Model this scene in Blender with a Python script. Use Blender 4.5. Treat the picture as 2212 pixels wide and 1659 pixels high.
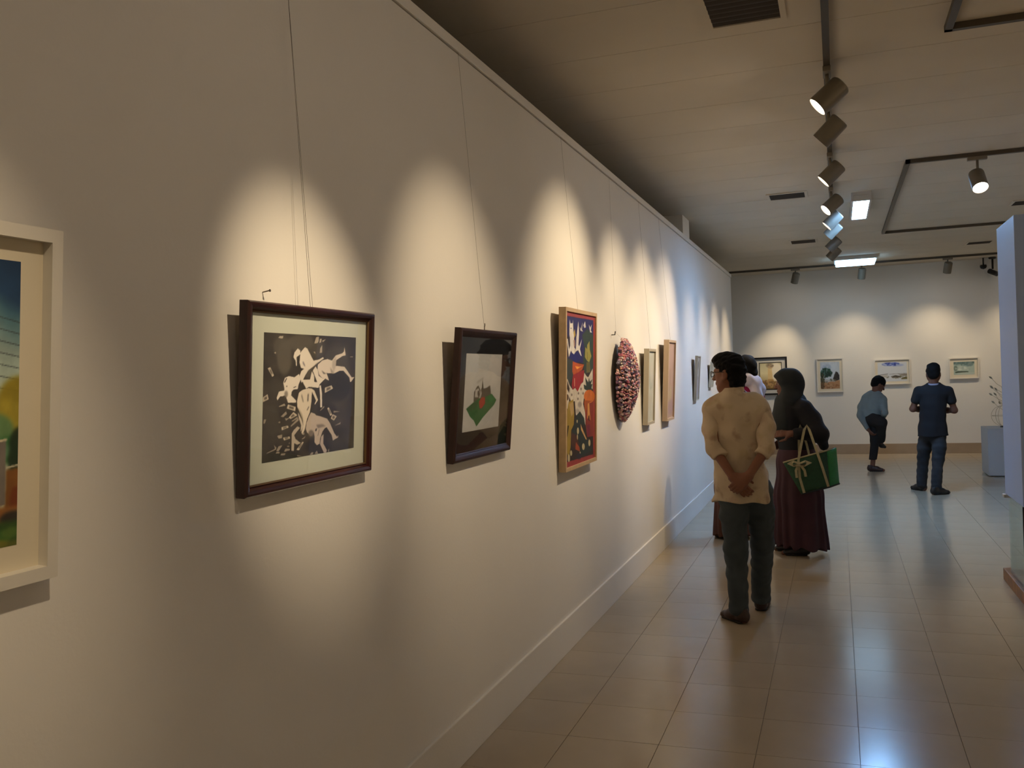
import bpy, bmesh, math, random
import numpy as np
from mathutils import Vector, Matrix, Euler

# ------------------------------------------------------------------ clear
for o in list(bpy.data.objects): bpy.data.objects.remove(o, do_unlink=True)
scene = bpy.context.scene
COL = scene.collection
PI = math.pi

# ------------------------------------------------------------------ camera
cam_d = bpy.data.cameras.new('camera'); cam = bpy.data.objects.new('camera', cam_d); COL.objects.link(cam)
cam_d.sensor_fit = 'HORIZONTAL'; cam_d.sensor_width = 36.0
cam_d.lens = 1968.81 / 2212 * 36.0
cam_d.clip_start = 0.05; cam_d.clip_end = 100
def cam_axes(yaw, pitch, roll):
    fwd = Vector((-math.sin(yaw)*math.cos(pitch), math.cos(yaw)*math.cos(pitch), math.sin(pitch)))
    right = Vector((math.cos(yaw), math.sin(yaw), 0)); up = right.cross(fwd)
    r2 = math.cos(roll)*right + math.sin(roll)*up; u2 = -math.sin(roll)*right + math.cos(roll)*up
    return r2, u2, fwd
r_, u_, f_ = cam_axes(.34306598, -.00710267, -.03766264)
cam.matrix_world = Matrix(((r_.x, u_.x, -f_.x, 0), (r_.y, u_.y, -f_.y, 0), (r_.z, u_.z, -f_.z, 1.6), (0, 0, 0, 1)))
scene.camera = cam

# ------------------------------------------------------------------ world, exposure
w = bpy.data.worlds.new('world'); scene.world = w; w.use_nodes = True
w.node_tree.nodes['Background'].inputs[0].default_value = (.02, .02, .022, 1)
w.node_tree.nodes['Background'].inputs[1].default_value = .3
scene.view_settings.view_transform = 'Standard'
try: scene.view_settings.look = 'None'
except Exception: pass
scene.view_settings.exposure = 1.60
scene.view_settings.gamma = 1.0
scene.view_settings.use_curve_mapping = False

WARM = (1.0, .78, .50)         # halogen track spots
COOL = (.27, .55, 1.0)         # fluorescent fittings
SPOT_W = 40.0
TUBE_L = 50.0
PANEL_L = 2.6

# ------------------------------------------------------------------ dimensions (metres)
XW = -1.5293      # room face of the long partition
ZW = 3.085        # top of the partition
ZC = 3.328        # ceiling
YB = 17.43        # back wall
YE = 14.66        # far end of the partition
XL, XR, YN = -3.0, 5.6, -3.2

# ------------------------------------------------------------------ materials
def lin(c):
    return tuple((x/12.92 if x <= .04045 else ((x+.055)/1.055)**2.4) for x in c)
def new_mat(name):
    m = bpy.data.materials.new(name); m.use_nodes = True
    nt = m.node_tree; b = nt.nodes['Principled BSDF']
    return m, nt, b
def mat(name, col, rough=.6, metal=0.0, var=0.0, vscale=8.0, bump=0.0, bscale=60.0, spec=.5, coat=0.0, col2=None, detail=4, tex='NOISE', emit=None, estr=0.0):
    """principled material, colour given in sRGB 0..1, with noise variation and fine bump"""
    m, nt, b = new_mat(name)
    c = lin(col)
    b.inputs['Base Color'].default_value = (*c, 1); b.inputs['Roughness'].default_value = rough
    b.inputs['Metallic'].default_value = metal; b.inputs['Specular IOR Level'].default_value = spec
    b.inputs['Coat Weight'].default_value = coat
    if var > 0 or col2 is not None or bump > 0:
        tc = nt.nodes.new('ShaderNodeTexCoord')
    if var > 0 or col2 is not None:
        n = nt.nodes.new('ShaderNodeTexNoise'); n.inputs['Scale'].default_value = vscale; n.inputs['Detail'].default_value = detail
        nt.links.new(tc.outputs['Object'], n.inputs['Vector'])
        r = nt.nodes.new('ShaderNodeValToRGB')
        c2 = lin(col2) if col2 is not None else tuple(max(0, x*(1-var)) for x in c)
        r.color_ramp.elements[0].position = .35; r.color_ramp.elements[1].position = .68
        r.color_ramp.elements[0].color = (*c2, 1); r.color_ramp.elements[1].color = (*c, 1)
        nt.links.new(n.outputs['Fac'], r.inputs['Fac']); nt.links.new(r.outputs['Color'], b.inputs['Base Color'])
    if bump > 0:
        n2 = nt.nodes.new('ShaderNodeTexNoise'); n2.inputs['Scale'].default_value = bscale; n2.inputs['Detail'].default_value = 3
        nt.links.new(tc.outputs['Object'], n2.inputs['Vector'])
        bp = nt.nodes.new('ShaderNodeBump'); bp.inputs['Strength'].default_value = bump; bp.inputs['Distance'].default_value = .01
        nt.links.new(n2.outputs['Fac'], bp.inputs['Height']); nt.links.new(bp.outputs['Normal'], b.inputs['Normal'])
    if emit:
        b.inputs['Emission Color'].default_value = (*emit, 1); b.inputs['Emission Strength'].default_value = estr
    return m
def glass_mat(name, tint=(1, 1, 1), rough=.02):
    """thin pane: clear transmission plus reflection that grows towards grazing"""
    m = bpy.data.materials.new(name); m.use_nodes = True; nt = m.node_tree; nt.nodes.clear()
    out = nt.nodes.new('ShaderNodeOutputMaterial'); tr = nt.nodes.new('ShaderNodeBsdfTransparent'); gl = nt.nodes.new('ShaderNodeBsdfGlossy')
    tr.inputs[0].default_value = (*tint, 1); gl.inputs['Roughness'].default_value = rough
    lw = nt.nodes.new('ShaderNodeLayerWeight'); lw.inputs[0].default_value = .5
    pw = nt.nodes.new('ShaderNodeMath'); pw.operation = 'POWER'; pw.inputs[1].default_value = 4.0
    ma = nt.nodes.new('ShaderNodeMath'); ma.operation = 'MULTIPLY_ADD'; ma.inputs[1].default_value = .9; ma.inputs[2].default_value = .025
    mx = nt.nodes.new('ShaderNodeMixShader')
    nt.links.new(lw.outputs['Facing'], pw.inputs[0]); nt.links.new(pw.outputs[0], ma.inputs[0]); nt.links.new(ma.outputs[0], mx.inputs[0])
    nt.links.new(tr.outputs[0], mx.inputs[1]); nt.links.new(gl.outputs[0], mx.inputs[2])
    nt.links.new(mx.outputs[0], out.inputs[0]); return m
def paint_mat(name, rough=.7, coat=0.0):
    """pigment carried by the sheet's own colour attribute"""
    m, nt, b = new_mat(name)
    a = nt.nodes.new('ShaderNodeAttribute'); a.attribute_name = 'pigment'
    nt.links.new(a.outputs['Color'], b.inputs['Base Color']); b.inputs['Roughness'].default_value = rough
    b.inputs['Coat Weight'].default_value = coat; return m

M = {}
M['wall'] = mat('wall_paint', (.90, .885, .86), .75, var=.035, vscale=1.3, bump=.05, bscale=90)
M['rail'] = mat('rail_paint', (.90, .885, .86), .6)
M['backwall'] = mat('back_wall_paint', (.90, .885, .85), .75, var=.03, vscale=1.0, bump=.05, bscale=90)
M['ceil'] = mat('ceiling_board', (.84, .80, .73), .8, var=.05, vscale=2.0)
M['ceil_gap'] = mat('ceiling_joint', (.34, .30, .25), .9)
M['tile'] = mat('floor_tile', (.725, .665, .575), .18, var=.10, vscale=2.2, spec=.5, detail=6)
M['grout'] = mat('tile_grout', (.53, .48, .41), .8, spec=.1)
M['skirt_brown'] = mat('brown_skirting_tile', (.66, .575, .475), .35, var=.12, vscale=4)
M['track'] = mat('dark_track', (.33, .30, .26), .5, metal=.2)
M['lamp_body'] = mat('lamp_grey', (.52, .49, .44), .45, metal=.25)
M['lamp_dark'] = mat('lamp_inner', (.16, .15, .14), .5)
M['lens'] = mat('lamp_lens', (.9, .9, .88), .3, emit=(1, .86, .72), estr=16)
M['tube'] = mat('fluorescent_diffuser', (.9, .93, .96), .3, emit=COOL, estr=TUBE_L)
M['panel_tube'] = mat('light_panel_diffuser', (.9, .93, .96), .3, emit=(.42, .72, 1.0), estr=PANEL_L)
M['metal'] = mat('grey_metal', (.55, .55, .55), .35, metal=.8)
M['dark'] = mat('black_plastic', (.09, .085, .085), .4)
M['vent'] = mat('vent_grille', (.22, .19, .16), .7)  # dark grille colour of the vent backing and slats
M['white'] = mat('white_lacquer', (.80, .80, .80), .35)
M['panel_blue_lit'] = mat('white_board_blue_light', (.68, .78, .99), .45)  # white board with the blue light falling on it mixed into its colour
M['glass'] = glass_mat('clear_glass')
M['glass_green'] = glass_mat('case_glass', (.82, .90, .87))
M['wire'] = mat('steel_wire', (.42, .38, .33), .4, metal=.7)

# ------------------------------------------------------------------ geometry helpers
def link(name, me, m=None, parent=None, smooth=False):
    o = bpy.data.objects.new(name, me); COL.objects.link(o)
    if m is not None:
        for mm in (m if isinstance(m, (list, tuple)) else [m]): me.materials.append(mm)
    if parent is not None: o.parent = parent
    if smooth:
        me.polygons.foreach_set('use_smooth', [True]*len(me.polygons))
    return o
def obj(name, bm, m=None, parent=None, smooth=False):
    me = bpy.data.meshes.new(name); bm.normal_update(); bm.to_mesh(me); bm.free()
    return link(name, me, m, parent, smooth)
def thing(name, label, cat, loc=(0, 0, 0), rz=0, group=None, rx=0):
    o = bpy.data.objects.new(name, None); COL.objects.link(o); o.empty_display_size = .1
    o.location = loc; o.rotation_euler = (rx, 0, rz); o['label'] = label; o['category'] = cat
    if group: o['group'] = group
    return o
def tag(o, label, cat, group=None):
    o['label'] = label; o['category'] = cat
    if group: o['group'] = group
    return o
def struct(o, label=None):
    o['kind'] = 'structure'
    if label: o['label'] = label
    return o
def box(bm, x0, x1, y0, y1, z0, z1, bevel=0.0, mi=0):
    vs = [bm.verts.new((x, y, z)) for z in (z0, z1) for y in (y0, y1) for x in (x0, x1)]
    fs = []
    for q in ((0, 2, 3, 1), (4, 5, 7, 6), (0, 1, 5, 4), (2, 6, 7, 3), (0, 4, 6, 2), (1, 3, 7, 5)):
        f = bm.faces.new([vs[i] for i in q]); f.material_index = mi; fs.append(f)
    if bevel > 0:
        es = list({e for f in fs for e in f.edges})
        bmesh.ops.bevel(bm, geom=es, offset=bevel, segments=2, affect='EDGES', profile=.6)
    return bm
def bx(*a, **k):
    bm = bmesh.new(); return box(bm, *a, **k)
def basis(d):
    d = Vector(d).normalized(); a = Vector((0, 0, 1)) if abs(d.z) < .9 else Vector((1, 0, 0))
    u = d.cross(a).normalized(); v = d.cross(u); return u, v
def tube(bm, pts, r, seg=8, cap=True, mi=0):
    """round bar swept along points; r number or list"""
    pts = [Vector(p) for p in pts]; n = len(pts); rr = r if isinstance(r, (list, tuple)) else [r]*n
    rings = []; u = None
    for i, p in enumerate(pts):
        d = (pts[min(i+1, n-1)] - pts[max(i-1, 0)]).normalized()
        if u is None: u, v = basis(d)
        else:
            u = (u - d*u.dot(d)).normalized(); v = d.cross(u)
        rings.append([bm.verts.new(p + (u*math.cos(2*PI*k/seg) + v*math.sin(2*PI*k/seg))*rr[i]) for k in range(seg)])
    for a, b in zip(rings, rings[1:]):
        for k in range(seg):
            f = bm.faces.new((a[k], a[(k+1) % seg], b[(k+1) % seg], b[k])); f.material_index = mi; f.smooth = True
    if cap:
        for ring in (rings[0][::-1], rings[-1]):
            f = bm.faces.new(ring); f.material_index = mi
    return bm
def lathe(bm, prof, seg=24, origin=(0, 0, 0), axis=(0, 0, 1), mi=0, close=False):
    """profile of (radius, height) turned about axis"""
    o = Vector(origin); d = Vector(axis).normalized(); u, v = basis(d); rings = []
    for (r, h) in prof:
        if r < 1e-6: rings.append([bm.verts.new(o + d*h)])
        else: rings.append([bm.verts.new(o + d*h + (u*math.cos(2*PI*k/seg) + v*math.sin(2*PI*k/seg))*r) for k in range(seg)])
    for a, b in zip(rings, rings[1:]):
        for k in range(seg):
            k2 = (k+1) % seg
            if len(a) == 1 and len(b) == 1: continue
            if len(a) == 1: f = bm.faces.new((a[0], b[k2], b[k]))
            elif len(b) == 1: f = bm.faces.new((a[k], a[k2], b[0]))
            else: f = bm.faces.new((a[k], a[k2], b[k2], b[k]))
            f.material_index = mi
    bmesh.ops.recalc_face_normals(bm, faces=bm.faces[:])
    return bm
def shade_auto(o, ang=40):
    me = o.data
    me.polygons.foreach_set('use_smooth', [True]*len(me.polygons))
    try: me.set_sharp_from_angle(angle=math.radians(ang))
    except Exception: pass
    return o

# ------------------------------------------------------------------ room shell
struct(obj('wall_left', bx(XW-.12, XW, YN, YE, 0, ZW-.052), M['wall']), 'long white partition wall hung with pictures, open above')
bm = bmesh.new(); box(bm, XW-.12, XW+.012, YN, YE, ZW-.048, ZW, bevel=.003)
struct(obj('trim_1', bm, M['rail']), 'white picture rail capping the long partition wall')
bm = bmesh.new(); box(bm, XW-.12, XW-.006, YN, YE, ZW-.053, ZW-.047); struct(obj('rail_shadow_strip', bm, M['ceil_gap']), 'dark strip painted as the shadow line below the picture rail')  # dark strip put in for the thin shadow under the rail
bm = bmesh.new(); box(bm, XW-.001, XW+.014, YN, YE+.014, 0, .197, bevel=.004)
struct(obj('baseboard_left', bm, M['wall']), 'white skirting along the foot of the long partition')
struct(obj('wall_back', bx(XL, XR, YB, YB+.15, .0, ZC+.05), M['backwall']), 'white back wall at the far end of the gallery')
struct(obj('baseboard_back', bx(XL, XR, YB-.012, YB+.01, 0, .178, bevel=.003), M['skirt_brown']), 'brown skirting along the back wall')
struct(obj('wall_right', bx(XR, XR+.15, YN, YB, 0, ZC+.05), M['wall']), 'white wall on the open side of the gallery')
struct(obj('wall_front', bx(XL, XR, YN-.15, YN, 0, ZC+.05), M['wall']), 'white wall at the near end of the gallery')
struct(obj('wall_outer', bx(XL-.15, XL, YN, YB, 0, ZC+.05), M['wall']), 'outer wall hidden behind the partition')
struct(obj('wall_column', bx(XW-.62, XW-.025, 10.15, 10.62, 0, ZC), M['wall']), 'white structural column rising behind the partition')

# floor: grout bed with 40 cm tiles, each its own piece where the photograph can tell them apart
floor = struct(obj('floor', bx(XL, XR, YN, YB, -.08, -.004), M['grout']), 'polished beige tiled floor')
TS = .4055; TX0 = .0355 - 4*TS; TY0 = 4.68
def tile_mesh():
    bm = bmesh.new(); g = .0012
    box(bm, g, TS-g, g, TS-g, -.004, 0); bm.faces.ensure_lookup_table()
    me = bpy.data.meshes.new('tile'); bm.to_mesh(me); bm.free(); me.materials.append(M['tile']); return me
tm = tile_mesh(); rest = bmesh.new(); NT = 0
i0 = math.floor((XW - TX0)/TS); rnd = random.Random(4)
tiles = []
for i in range(math.floor((XL-TX0)/TS), math.ceil((XR-TX0)/TS)):
    for j in range(math.floor((YN-TY0)/TS), math.ceil((YB-TY0)/TS)):
        x, y = TX0+i*TS, TY0+j*TS; cx_, cy_ = x+TS/2, y+TS/2
        inside = x >= XW-.01-TS*.9 and y+TS <= YB+.0 and y > 3.0
        vis = inside and cx_ < .05 + .168*cy_ + TS*.5 and cx_ > XW - .05
        whole = x >= XL and x+TS <= XR and y >= YN and y+TS <= YB
        if vis and whole: tiles.append((y, x))
        else:
            x0, x1, y0, y1 = max(x+.0016, XL), min(x+TS-.0016, XR), max(y+.0016, YN), min(y+TS-.0016, YB)
            if x1 > x0 and y1 > y0: box(rest, x0, x1, y0, y1, -.004, 0)
tiles.sort()
for y, x in tiles[:300]:
    o = bpy.data.objects.new('tile', tm); COL.objects.link(o); o.location = (x, y, 0); o.parent = floor
for y, x in tiles[300:]:
    box(rest, x+.0016, x+TS-.0016, y+.0016, y+TS-.0016, -.004, 0)
ro = obj('tile_field', rest, M['tile'], floor); ro['kind'] = 'stuff'

# ceiling: boards running across the room, narrow open joints between them
ceil = struct(obj('ceiling', bx(XL, XR, YN, YB, ZC+.006, ZC+.08), M['ceil_gap']), 'low ceiling of wide pale boards')
PW = .61; y = 4.872 - 13*PW
while y < YB:
    y0, y1 = max(y, YN)+.0022, min(y+PW, YB)-.0022
    if y1-y0 > .02: obj('ceiling_board', bx(XL, XR, y0, y1, ZC, ZC+.006), M['ceil'], ceil)
    y += PW
# ------------------------------------------------------------------ lighting tracks and spots
def track(name, segs, label):
    bm = bmesh.new()
    for (x0, y0, x1, y1) in segs:
        box(bm, min(x0, x1)-.018, max(x0, x1)+.018, min(y0, y1)-.018, max(y0, y1)+.018, ZC-.034, ZC-.001)
    o = obj(name, bm, M['track']); tag(o, label, 'lighting track', 'ceiling lighting tracks'); return o
track('lighting_track', [(0, -2.4, 0, 14.4)], 'straight dark lighting track carrying the row of spotlights along the partition')
track('lighting_track', [(XW-.2, 16.55, 5.0, 16.55)], 'dark lighting track running parallel to the back wall')
track('lighting_track', [(.625, 8.49, .625, 12.9), (.625, 8.49, 4.2, 8.49), (.625, 12.9, 4.2, 12.9), (4.2, 8.49, 4.2, 12.9)], 'rectangular dark lighting track with one lit spotlight over the display stand')
track('lighting_track', [(.595, .6, .595, 5.195), (.595, 5.195, 4.2, 5.195), (.595, .6, 4.2, .6), (4.2, .6, 4.2, 5.195)], 'dark lighting track bending at a right angle near the large ceiling vent')

def spotlight(x, y, aim, label, power=1.0, size=62, blend=1.0, group='track spotlights', drop=.090, L=.182, R=.063, along='y', on=True, glow=1.0):
    """track head: adapter, stem, cylinder body with recessed lens, and its own lamp"""
    t = thing('track_spotlight', label, 'spotlight', (x, y, ZC-.034), 0, group)
    zp = -drop                                   # pivot below the track
    d = Vector(aim) - Vector((x, y, ZC-.034+zp-.04)); d.normalize()
    bm = bmesh.new()
    if along == 'y': box(bm, -.022, .022, -.075, .075, -.03, 0, bevel=.004)
    else: box(bm, -.075, .075, -.022, .022, -.03, 0, bevel=.004)
    obj('adapter', bm, M['lamp_body'], t)
    bm = bmesh.new(); tube(bm, [(0, 0, -.028), (0, 0, zp-.01)], .011, 10); obj('stem', bm, M['lamp_body'], t)
    c = Vector((.018, 0, zp-.055)) + d*.010 if along == 'y' else Vector((0, 0, zp-.055)) + d*.012
    bm = bmesh.new()
    prof = [(0, -L*.5), (R*.55, -L*.5), (R*.86, -L*.485), (R*.97, -L*.45), (R, -L*.40), (R, L*.5), (R*.94, L*.5), (R*.90, L*.5-.006), (R*.86, L*.38)]
    lathe(bm, prof, 28, c, d); b = obj('body', bm, M['lamp_body'], t); shade_auto(b, 35)
    bm = bmesh.new(); lathe(bm, [(0, L*.39), (R*.5, L*.392), (R*.87, L*.38)], 28, c, d); ln = obj('lens', bm, M['lens'] if on else M['lamp_dark'], b)
    if on:
        ld = bpy.data.lights.new('spot_lamp', 'SPOT'); ld.energy = SPOT_W*power; ld.color = WARM
        ld.spot_size = math.radians(size); ld.spot_blend = blend; ld.shadow_soft_size = .03
        lo = bpy.data.objects.new('spot_lamp', ld); COL.objects.link(lo); lo.parent = t
        lo.location = c + d*(L*.5+.004); lo.rotation_euler = d.to_track_quat('-Z', 'Y').to_euler()
    return t
S = 'grey cylinder spotlight on the straight track, '
row = [(-1.35, (XW, -1.2, 1.55), 'lighting the bare wall behind the viewer', .5, 50),
       (.80, (XW, 1.02, 1.50), 'lighting the white-framed watercolour', .70, 38),
       (1.98, (XW, 2.42, 1.70), 'lighting the black-and-white print', 1.45, 30),
       (3.20, (XW, 3.62, 1.70), 'lighting the black-mounted cloth picture', .95, 48),
       (5.55, (XW, 5.34, 1.85), 'next past the large vent, above the bird painting', 1.3, 62),
       (6.37, (XW, 6.72, 1.75), 'aimed at the shell relief', 1.25, 60),
       (7.78, (XW, 7.72, 1.75), 'aimed at the pale grey-green abstract', 1.25, 62),
       (9.28, (XW, 8.70, 1.80), 'lens facing back towards the rose-beige abstract', 1.25, 60),
       (10.27, (XW, 10.2, 1.70), 'just before the slim ceiling light', .6, 50),
       (11.05, (XW, 11.4, 1.70), 'caught by the slim light and tinged blue', .6, 50),
       (12.33, (XW, 12.5, 1.70), 'past the slim ceiling light', .85, 50),
       (13.34, (XW, 13.75, 1.65), 'last one before the wide light panel', 1.0, 50)]
for (yy, aim, lab, pw, sz) in row: spotlight(0, yy, aim, S+lab, pw, sz)
B = 'grey cylinder spotlight on the back track, '
for (xx, ax, az, sz, lab, pw) in [(-.627, -1.12, 1.42, 52, 'above the black-framed picture', .68), (.448, .15, .85, 82, 'behind the wide light panel', .44), (1.768, 1.45, .95, 86, 'near the security camera', .46), (3.1, 2.6, .9, 82, 'past the display stand', .46)]:
    spotlight(xx, 16.55, (ax, YB, az), B+lab, pw, sz, 1.0, along='x')
spotlight(1.155, 8.49, (1.55, 6.2, 0.0), 'grey cylinder spotlight hanging alone from the rectangular track, lens shining', .7, 44, along='x', drop=.135)
spotlight(2.9, 8.49, (4.9, 8.2, 1.3), 'unseen grey cylinder spotlight added as fill on the rectangular track, far from the display stand', 1.4, 80, along='x')  # this one and the next are out of view, added for bounced fill
spotlight(4.2, 11.2, (5.6, 11.2, 1.4), 'unseen grey cylinder spotlight added as fill on the rectangular track, by the side wall', 1.4, 80)
spotlight(4.2, 3.5, (5.6, 3.4, 1.4), 'unseen grey cylinder spotlight added as fill on the bent track, aimed at the side wall', 2.0, 84)  # these three are out of view, added to lift the near ambient light
spotlight(4.2, 1.4, (5.6, 1.2, 1.4), 'unseen grey cylinder spotlight added as fill on the bent track, nearest its far corner', 2.0, 84)
spotlight(2.6, .6, (2.8, YN, 1.3), 'unseen grey cylinder spotlight added as fill on the bent track, aimed at the near end wall', 1.6, 84, along='x')

# fluorescent fittings
t = thing('ceiling_tube', 'slim ceiling light fitting glowing blue-white between the spotlight row and the rectangular track', 'ceiling light', (.285, 10.45, ZC), 0, None)
bm = bmesh.new(); box(bm, -.095, .095, -.64, .64, -.03, 0); box(bm, -.095, -.075, -.64, .64, -.088, -.03); box(bm, .075, .095, -.64, .64, -.088, -.03); obj('housing', bm, M['white'], t)
bm = bmesh.new(); box(bm, -.062, .062, -.60, .60, -.078, -.032, bevel=.012); obj('diffuser', bm, M['tube'], t)
for s_ in (-1, 1): obj('end_cap', bx(-.075, .075, s_*.62-.02, s_*.62+.02, -.088, -.03, bevel=.004), M['white'], t)
t = thing('ceiling_panel_light', 'wide ceiling light panel glowing blue-white in front of the back track', 'ceiling light', (.33, 15.78, ZC), 0, None)
obj('housing', bx(-.32, .32, -.32, .32, -.06, 0, bevel=.006), M['white'], t)
bm = bmesh.new(); box(bm, -.30, .30, -.30, .30, -.105, -.06, bevel=.014); obj('diffuser', bm, M['panel_tube'], t)

# ceiling vents
def vent(x0, x1, y0, y1, label, nsl=7):
    t = thing('ceiling_vent', label, 'vent', ((x0+x1)/2, (y0+y1)/2, ZC), 0, 'ceiling vents'); a, b = (x1-x0)/2, (y1-y0)/2
    bm = bmesh.new(); f = .028
    box(bm, -a-f, a+f, -b-f, -b, -.010, -.0005); box(bm, -a-f, a+f, b, b+f, -.010, -.0005); box(bm, -a-f, -a, -b, b, -.010, -.0005); box(bm, a, a+f, -b, b, -.010, -.0005)
    obj('frame', bm, M['ceil'], t)
    obj('backing', bx(-a, a, -b, b, -.003, -.0006), M['vent'], t)
    for k in range(nsl):
        yy = -b + (k+.5)*2*b/nsl; bm = bmesh.new()
        vs = [bm.verts.new(p) for p in ((-a, yy-.014, -.003), (a, yy-.014, -.003), (a, yy+.004, -.009), (-a, yy+.004, -.009), (-a, yy-.013, -.0042), (a, yy-.013, -.0042), (a, yy+.005, -.0102), (-a, yy+.005, -.0102))]
        for q in ((0, 1, 2, 3), (7, 6, 5, 4), (0, 4, 5, 1), (1, 5, 6, 2), (2, 6, 7, 3), (3, 7, 4, 0)): bm.faces.new([vs[i] for i in q])
        obj('slat', bm, M['vent'], t)
vent(-.53, -.205, 4.30, 4.70, 'large dark ceiling vent with pale frame, next to the straight track')
vent(-.585, -.25, 9.47, 9.76, 'small dark ceiling vent level with the fourth spotlight of the row')
vent(-.54, -.225, 13.05, 13.4, 'small dark ceiling vent near the last spotlight of the row')
vent(1.87, 2.18, 14.8, 15.1, 'small dark ceiling vent behind the rectangular track')
vent(1.90, 2.22, 11.3, 11.6, 'small dark ceiling vent inside the rectangular track', 5)

# security camera under the ceiling by the back wall
t = thing('security_camera', 'small dark security camera hanging under the ceiling by the back wall', 'camera', (2.53, 17.28, ZC))
bm = bmesh.new(); lathe(bm, [(0, 0), (.06, 0), (.06, -.02), (.05, -.03), (0, -.03)], 20); obj('mount', bm, M['dark'], t)
bm = bmesh.new(); tube(bm, [(0, 0, -.025), (0, 0, -.20)], .016, 10); obj('arm', bm, M['dark'], t)
bm = bmesh.new(); tube(bm, [(-.06, -.06, -.235), (.07, .04, -.285)], .042, 14); obj('body', bm, M['dark'], t)
bm = bmesh.new(); lathe(bm, [(0, .0), (.05, 0), (.055, -.03), (.04, -.06), (0, -.075)], 20, (-.14, 0, -.12)); tube(bm, [(-.14, 0, 0), (-.14, 0, -.12)], .012, 8); obj('sensor_dome', bm, M['dark'], t)

# ------------------------------------------------------------------ tall display stand: glass foot on a wooden base, white panel above
M['oak'] = mat('varnished_oak', (.64, .44, .22), .5, var=.35, vscale=14)
t = thing('display_stand', 'tall white display panel on a glass foot with a wooden base', 'display stand', (1.088, 6.56, 0))
W_, D_ = .75, .86
bm = bmesh.new(); box(bm, 0, .055, 0, D_, 0, .085, bevel=.006); obj('base_rail', bm, M['oak'], t)
bm = bmesh.new(); box(bm, W_-.055, W_, 0, D_, 0, .085, bevel=.006); obj('base_rail', bm, M['oak'], t)
bm = bmesh.new(); box(bm, .055, W_-.055, 0, .055, 0, .085, bevel=.006); obj('base_rail', bm, M['oak'], t)
bm = bmesh.new(); box(bm, .055, W_-.055, D_-.055, D_, 0, .085, bevel=.006); obj('base_rail', bm, M['oak'], t)
obj('base_board', bx(.055, W_-.055, .055, D_-.055, .01, .04), M['oak'], t)
obj('glass_pane', bx(.02, .026, .03, .66, .085, .65), M['glass_green'], t)
obj('glass_pane', bx(W_-.026, W_-.02, .03, .66, .085, .65), M['glass_green'], t)
obj('glass_pane', bx(.027, W_-.027, .03, .036, .085, .65), M['glass_green'], t)
obj('glass_pane', bx(.027, W_-.027, .654, .66, .085, .65), M['glass_green'], t)
bm = bmesh.new(); box(bm, .0, W_, .0, .655, .65, 2.515, bevel=.004); obj('panel', bm, M['panel_blue_lit'], t)
bm = bmesh.new(); box(bm, -.018, .0, .60, .67, .628, .65, bevel=.003); box(bm, 0, W_, .60, .67, .628, .65); obj('lip', bm, M['white'], t)
bm = bmesh.new(); box(bm, -.004, .006, -.004, .004, .085, .65); obj('corner_bead', bm, M['dark'], t)

# white plinth and wire sculpture on it
M['plinth'] = mat('plinth_paint', (.70, .70, .70), .6)
M['pale_wire'] = mat('pale_wire', (.66, .63, .55), .5)
t = thing('plinth', 'low white plinth beyond the display stand', 'plinth', (1.905, 13.9, 0))
bm = bmesh.new(); box(bm, 0, .62, 0, .62, .012, .655, bevel=.004); obj('body', bm, M['plinth'], t)
obj('plinth_foot', bx(.03, .59, .03, .59, 0, .012), M['dark'], t)
t = thing('wire_sculpture', 'airy wire sculpture with rings and twigs on the low white plinth', 'sculpture', (2.16, 14.2, .655))
bm = bmesh.new(); lathe(bm, [(0, 0), (.055, 0), (.055, .012), (.02, .02), (0, .02)], 20); obj('foot', bm, M['dark'], t)
def ring(c, r, u, v, rad, m=M['pale_wire'], nm='ring'):
    c, u, v = Vector(c), Vector(u), Vector(v); n = 28
    bm = bmesh.new(); tube(bm, [c + u*math.cos(2*PI*k/n)*r + v*math.sin(2*PI*k/n)*r for k in range(n+1)], rad, 6, cap=False); obj(nm, bm, m, t)
ring((-.02, 0, .16), .14, (1, 0, 0), (0, 0, 1), .0028); ring((-.02, 0, .16), .14, (.5, .86, 0), (0, 0, 1), .0028); ring((-.02, 0, .16), .14, (.5, -.86, 0), (0, 0, 1), .0028); ring((-.02, 0, .16), .13, (1, 0, 0), (0, 1, 0), .0028)
rnd = random.Random(3)
bm = bmesh.new(); tube(bm, [(0, 0, .02), (-.01, 0, .2), (.01, .0, .38), (-.02, 0, .56)], [.006, .005, .004, .003], 6); obj('stem', bm, M['pale_wire'], t)
for k in range(9):
    z = .28 + .04*k; a = rnd.uniform(0, 6.28); ln = rnd.uniform(.08, .17)
    if k % 2 == 0: a = PI + rnd.uniform(-.5, .5)
    e = Vector((math.cos(a)*ln, math.sin(a)*ln, z+rnd.uniform(.02, .1)))
    bm = bmesh.new(); tube(bm, [(0, 0, z-.05), (e.x*.5, e.y*.5, z+.0), e], [.003, .0025, .002], 5); tw = obj('twig', bm, M['pale_wire'], t)
    bm = bmesh.new()
    lathe(bm, [(0, -.03), (.010, -.012), (.013, .006), (.006, .022), (0, .032)], 8, e, (e.x, e.y, .12)); obj('bud', bm, M['pale_wire'], tw)
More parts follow.
